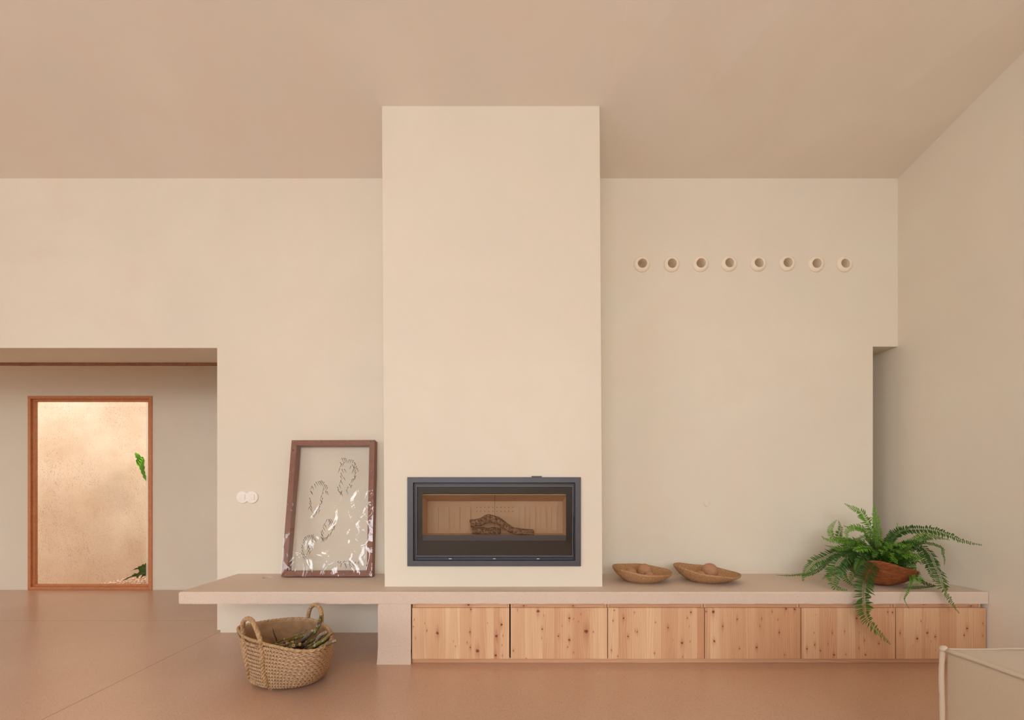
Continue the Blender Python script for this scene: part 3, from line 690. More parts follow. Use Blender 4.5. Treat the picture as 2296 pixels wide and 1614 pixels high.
for j in range(NV+1):
    for i in range(NU+1):
        u, v = i/NU, j/NV
        p = lerp(lerp(fo[0], fo[1], u), lerp(fo[3], fo[2], u), v)
        edge = min(u, 1-u, v, 1-v)
        low = max(0, 1-v*1.25); w = min(1, edge*14)
        dsp = .0
        for (a, b, A, s) in ((.33, .0, .16, .10), (.64, .0, .11, .09), (.05, .05, .16, .07)):     # pulled folds above the bottom pins
            d_ = math.hypot((u-a)*.66, (v-b)*1.0); dsp += .010*math.exp(-((d_-A)/.018)**2)*(1 if v < A*1.1 else .0)
        dsp += .005*noise.noise((u*2.2, v*2.8, 3))*(.15+low)*w
        rd = 1-abs(noise.noise((u*3.6+4, v*4.6+1, 8)))*2; dsp += .014*max(0, rd-.62)*low*w
        rd = 1-abs(noise.noise((u*7+4, v*9+1, 2)))*2; dsp += .007*max(0, rd-.7)*low*w
        mm.v.append(tuple(L(p)-n_bk*(.003+max(-.002, dsp))))
for j in range(NV):
    for i in range(NU): a = j*(NU+1)+i; mm.f.append((a, a+1, a+NU+2, a+NU+1))
tag(mm.build('film', M_FILM, pic, True), 'clear crinkled plastic film')
for x, y in pins:
    p = L(fr_pt(x, y))-n_bk*.006; mm = MB()
    mm.lathe([(0, .004), (.003, .003), (.0045, 0), (.004, -.003), (0, -.004)], n=10, fn=lambda a, k, r, z, p=p: p+n_rt*(r*math.cos(a))+n_up*(r*math.sin(a))-n_bk*z)
    mm.build('pin', M_PIN, pic, True)
for x, y in ((258, 230), (998, 1387), (1035, 142)):
    p = L(fr_pt(x, y))-n_bk*.001; mm = MB(); mm.lathe([(0, .0018), (.004, .0015), (.005, 0)], n=10, fn=lambda a, k, r, z, p=p: p+n_rt*(r*math.cos(a))+n_up*(r*math.sin(a))-n_bk*z); mm.build('screw', M_SCREW, pic)
motifs = [
 ([(745,310),(765,308),(782,312),(728,352),(745,365),(768,350),(722,415),(745,420),(770,420),(735,460),(730,490),(765,505),(735,530),(740,545),(720,580),(700,600),(705,625),(720,645),(735,650),(745,640)],
  [(820,325),(840,325),(858,330),(868,350),(880,365),(890,390),(870,400),(850,375),(835,390),(860,430),(880,430),(895,410),(885,450),(870,490),(885,485),(865,515),(850,520),(845,580),(820,570),(805,600),(790,630)], 42),
 ([(520,540),(505,545),(485,550),(470,570),(445,590),(450,600),(430,640),(440,650),(420,710),(425,740),(420,760),(430,790),(420,800),(430,820),(455,860),(450,880)],
  [(540,535),(550,545),(565,550),(575,575),(590,585),(600,600),(560,620),(580,640),(595,645),(555,655),(540,690),(550,710),(530,730),(545,745),(525,770),(520,795),(500,820),(520,830),(490,850),(475,855)], 40),
 ([(595,930),(610,925),(570,970),(575,985),(560,1010),(545,1035),(535,1050),(540,1075),(535,1100),(545,1110),(560,1115)],
  [(625,925),(640,930),(650,945),(665,965),(675,990),(575,1110),(590,1105),(605,1090),(615,1075),(635,1060),(650,1025),(660,1000),(630,950)], 42),
 ([(400,1090),(415,1085),(380,1100),(370,1110),(360,1130),(355,1155),(345,1185),(340,1205),(345,1235),(340,1260),(360,1275),(355,1295)],
  [(435,1085),(455,1080),(460,1100),(470,1120),(440,1130),(455,1150),(440,1165),(430,1180),(415,1180),(410,1200),(425,1210),(410,1240),(425,1250),(395,1275)], 36),
 ([(705,1350),(770,1345),(785,1350),(815,1345),(830,1350),(740,1370),(775,1370),(820,1370),(735,1390),(790,1400)],
  [(730,1350),(860,1350),(880,1355),(910,1355),(930,1345),(785,1385),(830,1385),(855,1375),(870,1380),(840,1400)], 22)]
mlab = ['upper right ring of dark stitches', 'upper left ring of dark stitches', 'centre ring of dark stitches', 'lower left ring of dark stitches', 'small cluster of dark stitches']
for mi, (lf, rt, ln) in enumerate(motifs):
    rs = random.Random(40+mi); mm = MB()
    for col_, (dx, dy) in ((lf, (.45, .9)), (rt, (-.38, .9))):
        for (x, y) in col_:
            q = rs.uniform(.8, 1.2)*ln; sg = 1 if rs.random() > .18 else -1
            a = L(fr_pt(x, y))+n_bk*.004; b = L(fr_pt(x+dx*q*sg+rs.uniform(-4, 4), y+dy*q))+n_bk*.004
            mid = (a+b)/2+n_rt*rs.uniform(-.0012, .0012)
            mm.tube([a, mid, b], [.0018, .0014, .0006], 5)
            mm.tube([a-n_rt*.0022-n_up*.0006, a+n_rt*.0022+n_up*.0006], .0019, 5)
    tag(mm.build('stitched_motif', M_STITCH, pic), mlab[mi], kind='stuff')

pic.location.z += .0068      # it rests on its back lower edge

# ------------------------------------------------------------------ straw bowls and clay balls
def bowl(px, R, zl, zr, label, sd):
    c = Vector(((px-CX)*3.27/F, 3.27, BT)); hgt = (zl+zr)/2-BT; tilt = (zl-zr)/(2*R)
    prof = []; nC = 11
    def P_(t):                                # outer wall: flat foot, then flaring curve
        r = .10+(R-.10)*(t*.7+.3*math.sin(t*R90)); z = .001+hgt*(.35*t*t+.65*t**1.15)*(1 if t > .15 else t/.15*.5+.5); return r, z
    K = 66
    for k in range(7): prof.append((.10*k/6, .001))
    for k in range(K+1):
        t = k/K; r, z = P_(t); rp = .0022*abs(math.sin(math.pi*nC*t)); prof.append((r+rp*.8, max(.0008, z-rp*.5)))
    prof.append((R+.002, hgt+.006)); prof.append((R-.003, hgt+.008))
    for k in range(K, -1, -1):
        t = k/K; r, z = P_(t); rp = .0020*abs(math.sin(math.pi*nC*t)); prof.append((max(.001, r-.007+rp*.5), z+.007+rp*.6))
    for k in range(5, -1, -1): prof.append((.092*k/6+.0001, .009))
    def fn(a, i, r, z):
        g = min(1, r/R)**2*min(1, z/hgt if hgt else 0)
        wv = .003*g*math.sin(2*a+sd)+.0025*g*math.sin(5*a+sd*2)
        ox, oy = 1+.025*math.sin(2*a+sd)*g, 1
        return (r*math.cos(a)*ox, r*math.sin(a)*oy, z+.045*r*math.sin(a)*min(1, max(0, z)/hgt)-tilt*r*math.cos(a)*min(1, max(0, z)/hgt)+wv)
    mm = MB(); mm.lathe(prof, n=96, fn=fn)
    o = mm.build('straw_bowl', M_BOWL, None, True, loc=c)
    return tag(o, label, 'bowl', 'woven straw bowls on the bench'), c
b1, c1 = bowl(1439, .198, .541, .512, 'shallow woven straw bowl holding three clay balls, nearer the chimney', .6)
b2, c2 = bowl(1584, .213, .547, .497, 'shallow woven straw bowl holding a big clay ball, nearer the fern', 1.4)
def ball(x, y, z, r, label, sq=1):
    mm = MB(); prof = [(r*math.sin(math.pi*k/16)+1e-5, -r*sq*math.cos(math.pi*k/16)) for k in range(17)]
    mm.lathe(prof, n=28, fn=lambda a, k, q, w: Vector((q*math.cos(a), q*math.sin(a), w))*(1+.012*noise.noise((math.cos(a)*2, math.sin(a)*2, w*30+x*9))))
    tag(mm.build('clay_ball', M_CLAYBALL, None, True, loc=(x, y, z)), label, 'ball', 'clay balls in the straw bowls')
ball(c1.x+.028, 3.30, BT+.063, .052, 'largest clay ball in the bowl nearer the chimney')
ball(c1.x-.078, 3.262, BT+.057, .040, 'flattened clay ball at the left of the bowl nearer the chimney', .85)
ball(c1.x+.030, 3.205, BT+.047, .030, 'smallest clay ball at the front of the bowl nearer the chimney')
ball(c2.x+.022, 3.27, BT+.067, .056, 'big clay ball in the bowl nearer the fern')
ball(c2.x-.058, 3.222, BT+.046, .030, 'small clay ball barely showing over the rim of the bowl nearer the fern')

# ------------------------------------------------------------------ esparto basket with sticks
RZ = .28
rim_px = [(533,1406),(550,1400.5),(571,1397),(602,1391.5),(634,1388),(663.5,1386),(690,1387.5),(708,1391),(730,1404),(742,1419),(743,1434),(731,1450),(708,1459),(671,1459.5),(645,1456),(619,1450),(589,1443),(571,1437),(550.5,1431),(537,1419)]
def rim_z(i): return RZ+(.012 if i in (4, 5, 6) else 0)
rim_raw = [atz(x, y, RZ) for x, y in rim_px]
NR = 120
closed = rim_raw[-2:]+rim_raw+rim_raw[:3]
sp = smooth_path(closed, len(closed)*24)
rc = sum(rim_raw, Vector())/len(rim_raw)
def ang(p): return math.atan2(p.y-rc.y, p.x-rc.x)
tab = sorted([(ang(p), (p.xy-rc.xy).length) for p in sp])
def rim_r(a):
    a = (a+math.pi) % (2*math.pi)-math.pi
    best = min(range(len(tab)), key=lambda i: abs(tab[i][0]-a)); s_ = 0
    for k in range(-14, 15): s_ += tab[(best+k) % len(tab)][1]
    return s_/29
RT = [rim_r(2*math.pi*k/NR) for k in range(NR)]
def rr_of(a):
    t = (a/(2*math.pi)*NR) % NR; i = int(t); return lerp(RT[i], RT[(i+1) % NR], t-i)
bc = Vector((-1.2, 2.70)); BR = .185
def bk(a, v, off=0.0):                  # basket wall: v 0 at the floor, 1 at the rim
    cx_, cy_ = lerp(bc.x, rc.x, v), lerp(bc.y, rc.y, v)
    w = v**.75; r = lerp(BR, rr_of(a), w)+.016*math.sin(math.pi*v)+off
    if v < .08: r -= .03*(1-v/.08)**2
    return Vector((cx_+r*math.cos(a), cy_+r*math.sin(a), .004+(RZ-.004)*v))
bas = empty('basket', (bc.x, bc.y, 0), 'braided esparto grass basket with two rope handles, filled with sticks', 'basket')
L = lambda p: Vector(p)-bas.location
mm = MB(); vs = [i/16 for i in range(17)]
rows = [('o', v) for v in vs]+[('i', v) for v in reversed(vs)]
for k_, v in rows:
    for k in range(NR): mm.v.append(tuple(L(bk(2*math.pi*k/NR, v, -.004 if k_ == 'o' else -.012))))
for j in range(len(rows)-1):
    for k in range(NR): mm.f.append((j*NR+k, j*NR+(k+1) % NR, (j+1)*NR+(k+1) % NR, (j+1)*NR+k))
mm.f.append(tuple(range(NR))[::-1]); mm.f.append(tuple((len(rows)-1)*NR+k for k in range(NR)))
tag(mm.build('basket_lining', M_ESPIN, bas, True), 'smooth tan inside of the basket')
mm = MB(); rows_n = 12
for j in range(rows_n):
    v0, v1 = .01+(.95)*j/rows_n, .01+.95*(j+1)/rows_n; vm = (v0+v1)/2; cnt = 84
    for half in (0, 1):
        for k in range(cnt):
            a = 2*math.pi*(k+.5*half+.31*j)/cnt; da = 2*math.pi/cnt
            if half == 0: p, q = bk(a-da*.75, v0-.004, .0015), bk(a+da*.65, vm+.008, .005)
            else: p, q = bk(a+da*.65, vm-.008, .005), bk(a-da*.75, v1+.004, .0015)
            mdp = (p+q)/2; out = Vector((math.cos(a), math.sin(a), .0)); mdp += out*.0035
            pts = [p, lerp(p, mdp, .6), mdp, lerp(q, mdp, .6), q]
            mm.tube([L(x) for x in pts], [.0014, .0050, .0060, .0050, .0014], 6, True, .42, out)
tag(mm.build('braid_weave', M_ESPARTO, bas, True), 'herringbone braided grass rows', kind='stuff')
mm = MB(); pth = [L(bk(2*math.pi*k/90, 1.0, -.004)) for k in range(91)]
mm.tube(pth, .0075, 8, False); 
tw = []
for s0 in (0, math.pi):
    hp = []
    for k in range(361):
        a = 2*math.pi*k/360; c_ = bk(a, 1.0, -.004); ph = a*46+s0; out = Vector((math.cos(a), math.sin(a), 0))
        hp.append(L(c_+(out*math.cos(ph)+Vector((0, 0, 1))*math.sin(ph))*.0045))
    mm.tube(hp, .0052, 6, False)
mm.build('rim_cord', M_CORD, bas, True)
def rope(name, path, r, parent, turns=60, off=.5, th=.62):
    path = smooth_path(path, 70); mm = MB()
    Tn = None; N = Vector((.3, -.8, .5))
    frames = []
    for i, p in enumerate(path):
        T = (path[min(i+1, len(path)-1)]-path[max(i-1, 0)]).normalized(); N = (N-T*N.dot(T)).normalized(); frames.append((p, N.copy(), T.cross(N)))
    for s0 in (0, 2*math.pi/3, 4*math.pi/3):
        hp = [p+(n*math.cos(i*turns/70+s0)+b*math.sin(i*turns/70+s0))*r*off for i, (p, n, b) in enumerate(frames)]
        mm.tube(hp, r*th, 7)
    return mm.build(name, M_CORD, parent, True)
def on_wall(px, py):                      # basket wall point nearest to a sight line on the camera's side
    best = None
    for ia in range(160):
        a = 2*math.pi*ia/160
        for iv in range(41):
            v = iv/40; p = bk(a, v, .008); n = Vector((math.cos(a), math.sin(a), .2))
            if n.dot(p-Vector((0,0,H))) > 0: continue
            d_ = (CX+F*p.x/p.y-px)**2+(CY-F*(p.z-H)/p.y-py)**2
            if best is None or d_ < best[0]: best = (d_, p)
    return best[1]
hl = [on_wall(546, 1432), atz(545.5, 1418, RZ+.02), None, None, None, None, None]
pA, pB = atz(547, 1422, RZ), atz(586, 1444, RZ)
def arc(pA, pB, pxs, nz):
    out = []
    for k, (px, py) in enumerate(pxs):
        t = (k+1)/(len(pxs)+1); Y = lerp(pA.y, pB.y, t); out.append(at(px, py, Y))
    return out
left_h = [pA]+arc(pA, pB, [(544, 1406), (546, 1393), (555, 1386.5), (565, 1391), (573, 1406), (580, 1424)], 0)+[pB]
tag(rope('handle', [L(p) for p in left_h], .0125, bas, 26, .28, .74), 'left rope handle')
pC, pD = atz(690, 1386.5, RZ), atz(721, 1398, RZ)
right_h = [pC]+arc(pC, pD, [(692, 1376), (696, 1363), (706, 1355.5), (716, 1361), (720.5, 1374), (721.5, 1386)], 0)+[pD]
tag(rope('handle', [L(p) for p in right_h], .0125, bas, 26, .28, .74), 'right rope handle')
for pxs in ([(547,1424),(549,1450),(551,1475),(556,1500),(563,1522),(575,1531)], [(585,1445),(588,1470),(589,1495),(592,1515),(598,1533),(608,1542)]):
    pts = [L(on_wall(*q)) for q in pxs]; rope('strap', pts, .0135, bas, 30, .42, .6)
for pxs in ([(545,1424),(552,1427),(558,1424)], [(575,1447),(582,1452),(590,1448)]):
    pts = [on_wall(*q) for q in pxs]; mm = MB(); mm.tube([L(p+(p-Vector((rc.x, rc.y, p.z))).normalized()*.012) for p in pts], .003, 6); mm.build('knot', M_CORD, bas, True)
sticks = [
 ('thin grey twig standing upright in the basket', [(611,1408.5,.27),(616,1424,.21),(622,1440,.15)], [.0025,.0035,.004], 0),
 ('slender forked grey twig lying across the back of the basket', [(688.5,1411.5,.27),(663.7,1424.8,.235),(647,1431,.215),(624,1438,.19),(612,1443,.175)], [.003,.005,.006,.006,.005], 1),
 ('sawn stick end with a pale ring at the left of the bundle', [(643,1442,.24),(652,1444.5,.225),(668,1449,.19)], [.010,.0105,.010], 1),
 ('mossy stick end right behind the leftmost sawn end', [(655,1439.5,.235),(664,1443,.21),(680,1452,.16)], [.009,.010,.009], 1),
 ('thick pale stick end at the front left of the bundle', [(658,1447,.245),(650,1452,.22),(640,1459,.18)], [.0125,.013,.012], 1),
 ('short dark stick end facing out from the middle of the bundle', [(672,1444.5,.235),(682,1448,.20),(700,1452,.15)], [.010,.010,.010], 1),
 ('tall mossy branch reaching up to the right handle', [(720.7,1377.4,.40),(717.7,1393.7,.345),(712.5,1405.5,.31),(705,1417,.275),(692.5,1426,.24),(676,1437,.19)], [.008,.012,.0105,.011,.011,.010], 1),
 ('brown sawn stick leaning below the tall mossy branch', [(700.7,1413.7,.29),(691,1425,.245),(680,1437,.19)], [.010,.0105,.010], 0),
 ('grey branch with a knot leaning on the right rim', [(731,1417,.315),(717,1426,.285),(706.6,1444,.225),(700,1452,.18)], [.009,.0115,.0105,.009], 0),
 ('long green stick laid diagonally over the right rim', [(746,1417,.325),(726,1434,.285),(704,1448.5,.245),(687,1459,.20)], [.008,.0092,.0092,.007], 1),
 ('pale stick with a ringed tip poking out over the right rim', [(751.5,1436,.325),(736,1442.5,.295),(719,1452.5,.245),(704,1460,.19)], [.0095,.0115,.0115,.010], 1),
 ('thin brown stick in front of the dark hollow', [(707,1439.6,.25),(694,1448,.225),(681,1456,.19)], [.0055,.007,.006], 0),
 ('very thin pale twig at the front of the bundle', [(686.6,1438,.26),(680,1448,.22),(672,1458,.17)], [.0035,.003,.0022], 0),
 ('short curved pale twig near the front left rim', [(640,1447,.225),(635,1451,.205),(629,1454,.18)], [.004,.0035,.002], 0),
 ('mossy stick half buried at the far left of the bundle', [(610,1444,.20),(625,1446,.19),(648,1450,.17)], [.006,.0075,.008], 1),
 ('dark stick buried under the right side of the bundle', [(735,1432,.25),(716,1440,.215),(690,1450,.17)], [.009,.010,.010], 1),
 ('dark stick buried in the middle of the bundle', [(714,1428,.235),(696,1438,.20),(668,1450,.16)], [.009,.010,.009], 1),
 ('brown stick with a broken tip behind the dark hollow', [(694,1420,.265),(686,1428,.235),(672,1440,.19)], [.007,.008,.008], 0),
 ('grey stick crossing under the green diagonal stick', [(738,1426,.285),(722,1441,.25),(700,1455,.19)], [.008,.0085,.008], 0),
 ('mossy stick lying level behind the sawn ends', [(689,1421,.25),(676,1427.5,.22),(662,1432,.20),(645,1438,.17)], [.006,.008,.0075,.006], 1)]
for si, (lab, pts, rad, mossy) in enumerate(sticks):
    pts = [atz(*p) for p in pts]; e = pts[-1]+(pts[-1]-pts[-2])*.5; e.z = max(e.z, .05); pts.append(e); rad = rad+[rad[-1]*.8]
    N_ = 24; pth = smooth_path(pts, N_); k = len(rad)-1; base = pth[N_//2].copy()
    rr_ = []
    for i in range(N_+1):
        t = i/N_*k; q = min(int(t), k-1); rr_.append(lerp(rad[q], rad[q+1], t-q)*(1+.16*noise.noise((i*.7, si*3, 0))))
    mm = MB(); mm.tube([p-base+Vector((noise.noise((i*.3, si, 0)), noise.noise((i*.3, si, 5)), noise.noise((i*.3, si, 9))))*.004*min(1, i/3) for i, p in enumerate(pth)], rr_, 10)
    st = mm.build('stick', M_TWIG if mossy else M_TWIGG, None, True, loc=base); tag(st, lab, 'stick', 'sticks in the basket')
    if rad[0] > .007:
        T = (pth[0]-pth[1]).normalized(); mm = MB(); mm.tube([pth[0]-base-T*.001, pth[0]-base+T*.0012], rr_[0]*.66, 10); mm.build('cut_end', M_CUT, st)
        mm = MB(); mm.tube([pth[0]-base-T*.001, pth[0]-base+T*.0016], rr_[0]*.22, 8); mm.build('pith', M_SCREW, st)

# ------------------------------------------------------------------ fern in a coconut-fibre bowl
PC = Vector((2.556, 3.13, BT))
fern = empty('potted_fern', PC, 'lush green fern in a brown coconut-fibre bowl at the right end of the bench', 'plant')
L = lambda p: Vector(p)-PC
mm = MB(); prof = []
for k in range(25):
    t = k/24; prof.append((.055+.15*t**.62, .006+.150*t))
inner = [(max(.01, r-.012), z+.004) for r, z in reversed(prof[2:])]
prof = [(0.001, .004)]+prof+inner
def potfn(a, i, r, z):
    g = min(1, z/.15)
    w = g*(-.04+.058*math.cos(a+2.6)+.006*math.sin(5*a))          # the liner sags at the right and stands up at the front left
    q = 1+.05*g*math.sin(3*a+1)+.02*noise.noise((math.cos(a)*3, math.sin(a)*3, z*30))
    return Vector((r*math.cos(a)*q, r*math.sin(a)*q*.92, max(.003+.02*z, z+w)))
mm.lathe(prof, n=64, fn=potfn); pot = tag(mm.build('pot', M_COIR, fern, True), 'shaggy brown coconut-fibre bowl')
fb = MB(); rq = random.Random(21)
for i in range(1300):
    a = rq.uniform(0, 2*math.pi); t = rq.random()**.7; r, z = .055+.15*t**.62, .006+.150*t
    p0 = potfn(a, 0, r+.001, z); a2 = a+rq.uniform(-.16, .16); p1 = potfn(a2, 0, r+.003+rq.random()*.004, z+rq.uniform(-.006, .012)); p2 = potfn(a2+(a2-a)*.8, 0, r+rq.uniform(.001, .008), z+rq.uniform(-.004, .016))
    if p0.z < .008: continue
    fb.tube([p0, p1, p2], [.0007, .0006, .0003], 3)
tag(fb.build('pot_fibres', M_COIR, pot), 'loose coconut fibres', kind='stuff')
mm = MB(); mm.lathe([(.15*k/8+.001, .088+.012*math.cos(k/8*1.5)) for k in range(9)], n=24, fn=lambda a, i, r, z: Vector((r*math.cos(a), r*math.sin(a)*.9, z+.01*noise.noise((math.cos(a)*r*30, math.sin(a)*r*30, 1))))); mm.build('soil', M_SCREW, fern)
def frond(path, hw, tone, sd, npair=None, taper=.35, facing=None):
    """Arching rachis with paired, slightly folded leaflets; hw = widest half width."""
    rr_ = random.Random(sd); N_ = 40; pth = smooth_path(path, N_); Ls = [0]
    for i in range(N_): Ls.append(Ls[-1]+(pth[i+1]-pth[i]).length)
    tot = Ls[-1]; npair = npair or max(10, int(tot/.0108)); v, f, yg = [], [], []
    fc = (facing or Vector((0, -.75, .65))).normalized()
    def at_s(s_):
        i = 0
        while i < N_-1 and Ls[i+1] < s_: i += 1
        u = (s_-Ls[i])/max(1e-6, Ls[i+1]-Ls[i]); return lerp(pth[i], pth[i+1], u), (pth[i+1]-pth[i]).normalized()
    mr = MB(); mr.tube([L(p) for p in pth], [lerp(.0018, .0006, i/N_) for i in range(N_+1)], 5)
    for k in range(npair):
        t = (k+.5)/npair; s_ = tot*(.10+.90*t); p, T = at_s(s_)
        S = T.cross(fc); S = S.normalized() if S.length > .2 else T.cross(Vector((1, 0, .2))).normalized(); N = S.cross(T).normalized()
        prof_ = min(1, .45+t*2.4)*(1 if t < 1-taper else ((1-t)/taper)**.8*.93+.07)
        for sd_ in (-1, 1):
            ln = hw*prof_*rr_.uniform(.82, 1.1); w = min(.0048, tot*.36/npair+.0026)*rr_.uniform(.85, 1.1)*(.5+.5*prof_)
            d_ = (S*sd_+T*rr_.uniform(.08, .32)+N*rr_.uniform(-.30, .22)).normalized(); q = T-d_*T.dot(d_); q.normalize()
            nn = d_.cross(q)
            o_ = len(v); b0 = p+T*rr_.uniform(-.001, .001)
            pts = [b0, b0+d_*ln*.3+q*w-nn*.0006, b0+d_*ln*.72+q*w*.75-nn*.001-N*ln*.05, b0+d_*ln+T*ln*.08-N*ln*.12, b0+d_*ln*.72-q*w*.75-nn*.001-N*ln*.05, b0+d_*ln*.3-q*w-nn*.0006, b0+d_*ln*.5+nn*.0012-N*ln*.01]
            v += [tuple(L(x)) for x in pts]; f += [(o_+0, o_+1, o_+6), (o_+1, o_+2, o_+6), (o_+2, o_+3, o_+6), (o_+3, o_+4, o_+6), (o_+4, o_+5, o_+6), (o_+5, o_+0, o_+6)]
            yg += [max(0, t*1.5-.5)+rr_.uniform(-.08, .08)]*7
    me = bpy.data.meshes.new('frond'); nb = len(mr.v)
    me.from_pydata(mr.v+v, [], mr.f+[tuple(i+nb for i in q) for q in f]); me.materials.append(M_FERN); me.materials.append(M_STALK)
    for i, p in enumerate(me.polygons): p.material_index = 1 if i < len(mr.f) else 0
    at_ = me.attributes.new('young', 'FLOAT', 'POINT'); at_.data.foreach_set('value', [0.0]*nb+yg)
    o = bpy.data.objects.new('frond', me); COL.objects.link(o); o.parent = fern; o['tone'] = float(tone); return o
RO = (1975, 1258)
traced = [   # pixels from root to tip, depth at the tip, half width in pixels, tone
 ([(1970,1246),(1964,1206),(1956,1187),(1944.6,1169),(1935,1152),(1916,1140),(1893,1129)], 3.22, 13, .40),
 ([(1972,1246),(1969.5,1196),(1965,1172),(1962,1148),(1960,1129)], 3.20, 10, .50),
 ([(1980,1246),(2010,1197),(2042,1186),(2088,1187),(2125,1198),(2161,1213),(2202,1222)], 2.88, 12, .02),
 ([(1985,1246),(2040,1215),(2070,1201),(2097,1196),(2122,1202)], 3.12, 8, .55),
 ([(1985,1248),(2045,1222),(2075,1205),(2105,1205),(2130,1211)], 3.10, 8, .08),
 ([(1988,1248),(2030,1222),(2058,1227),(2070,1240),(2081,1263),(2090,1291),(2096,1303)], 3.02, 12, .02),
 ([(1990,1248),(2050,1218),(2082,1238),(2098,1271),(2108,1291),(2114,1314),(2127,1338),(2140,1360),(2151,1375)], 2.845, 14, .06),
 ([(1990,1244),(2060,1218),(2088,1219),(2104,1223),(2114,1230),(2115,1243),(2118,1254),(2117,1267)], 3.08, 5, .15),
 ([(1985,1252),(2004,1237),(2033,1244),(2061,1252),(2077,1253)], 2.95, 9, .75),
 ([(1990,1254),(2026,1264),(2047,1279),(2057,1294),(2054,1310)], 2.93, 15, .42),
 ([(2000,1258),(2040,1290),(2042,1308),(2036,1326),(2028,1342),(2033,1355),(2039,1365)], 2.85, 4, .35),
 ([(2000,1260),(2060,1300),(2098,1316),(2080,1318),(2050,1317),(2024,1318)], 2.96, 6, .05),
 ([(1980,1252),(1968,1258),(1954,1273),(1941,1296),(1937,1324),(1937,1347),(1940,1375),(1951,1397),(1968,1415),(1985,1432),(1997,1445)], 2.83, 19, .05),
 ([(1965,1244),(1945,1229),(1918,1236),(1895,1246),(1879,1262),(1873,1280),(1867,1300),(1875,1317),(1900,1323)], 2.93, 19, .04),
 ([(1962,1244),(1930,1224),(1900,1230),(1864,1243),(1848,1251),(1827,1260),(1811,1276),(1803,1290),(1800,1303)], 3.12, 15, .02),
 ([(1960,1248),(1900,1240),(1862,1252),(1840,1274),(1814,1287),(1791,1288),(1771,1290),(1740,1289)], 3.38, 5, .10),
 ([(1955,1252),(1920,1252),(1890,1272),(1862,1287),(1844,1298)], 3.02, 9, .10),
 ([(1950,1254),(1915,1258),(1890,1276),(1896,1298),(1921,1318)], 2.98, 10, .02),
 ([(1962,1244),(1925,1214),(1887,1212),(1863,1211),(1848,1207),(1842,1201)], 3.18, 10, .40),
 ([(1962,1244),(1915,1215),(1878,1210),(1863,1196),(1864,1180),(1876,1166)], 3.24, 9, .45),
 ([(1964,1244),(1915,1216),(1888,1211),(1881,1200),(1885,1184),(1880,1167)], 3.27, 9, .10),
 ([(1966,1244),(1950,1200),(1938,1186),(1922,1180),(1903,1182),(1891,1178)], 3.20, 10, .35),
 ([(1964,1244),(1938,1192),(1915,1184),(1900,1190),(1899,1202),(1902,1214)], 3.08, 8, .50),
 ([(1964,1246),(1920,1224),(1890,1229),(1868,1227),(1849,1222)], 3.05, 7, .25),
 ([(1970,1250),(1956,1231),(1935,1229),(1912,1234)], 2.97, 10, .55),
 ([(1978,1244),(2000,1214),(2010,1196),(2012.6,1186),(2011.6,1171)], 3.25, 5, .70),
 ([(1980,1246),(2000,1206),(2020,1193),(2040,1190),(2060,1199)], 3.12, 9, .45),
 ([(1976,1244),(1990,1210),(1998,1194),(1996,1187)], 3.30, 6, .03),
 ([(1975,1250),(1990,1225),(2010,1218),(2035,1226)], 2.98, 10, .35),
 ([(1978,1250),(2000,1232),(2020,1236),(2034,1254)], 2.93, 10, .30),
 ([(1970,1250),(1978,1220),(1990,1215),(2000,1234)], 2.95, 10, .22),
 ([(1968,1250),(1955,1212),(1940,1206),(1920,1214)], 3.05, 11, .05),
 ([(1970,1252),(1960,1240),(1940,1244),(1925,1264),(1918,1286)], 2.97, 11, .03),
 ([(1975,1254),(1985,1244),(2000,1248),(2012,1264)], 2.94, 9, .40),
 ([(1968,1252),(1950,1250),(1930,1262),(1912,1290),(1905,1306)], 3.0, 10, .08),
]
for i, (pp, ye, hwp, tone) in enumerate(traced):
    y0 = 3.13; n = len(pp); pts = []
    for k, (px, py) in enumerate(pp):
        t = k/(n-1); kc = next((q for q, c_ in enumerate(pp) if c_[1] > 1296), n-1) if ye < 2.9 else n-1
        Y = lerp(y0, ye, min(1, k/kc)); pts.append(at(px, py, Y))
    frond(pts, hwp/F*((y0+ye)/2)*1.12, tone, 100+i)
rf = random.Random(77)
for i in range(58):                        # shorter fronds filling the crown
    a = rf.uniform(0, 2*math.pi); ln = rf.uniform(.12, .27); el = rf.uniform(.35, 1.25)
    d_ = Vector((math.cos(a)*math.cos(el), math.sin(a)*math.cos(el)*.8, math.sin(el)))
    p0 = PC+Vector((math.cos(a)*.05, math.sin(a)*.05, .10)); p1 = p0+d_*ln*.5; p2 = p0+d_*ln*.85+Vector((math.cos(a), math.sin(a), -.35))*ln*.18; p3 = p2+Vector((math.cos(a)*.5, math.sin(a)*.5, -.55))*ln*.25
    frond([p0, p1, p2, p3], rf.uniform(.022, .034), rf.choice([.0, .03, .08, .15, .3]), 300+i, facing=Vector((math.cos(a)*.3, -.6, .7)))

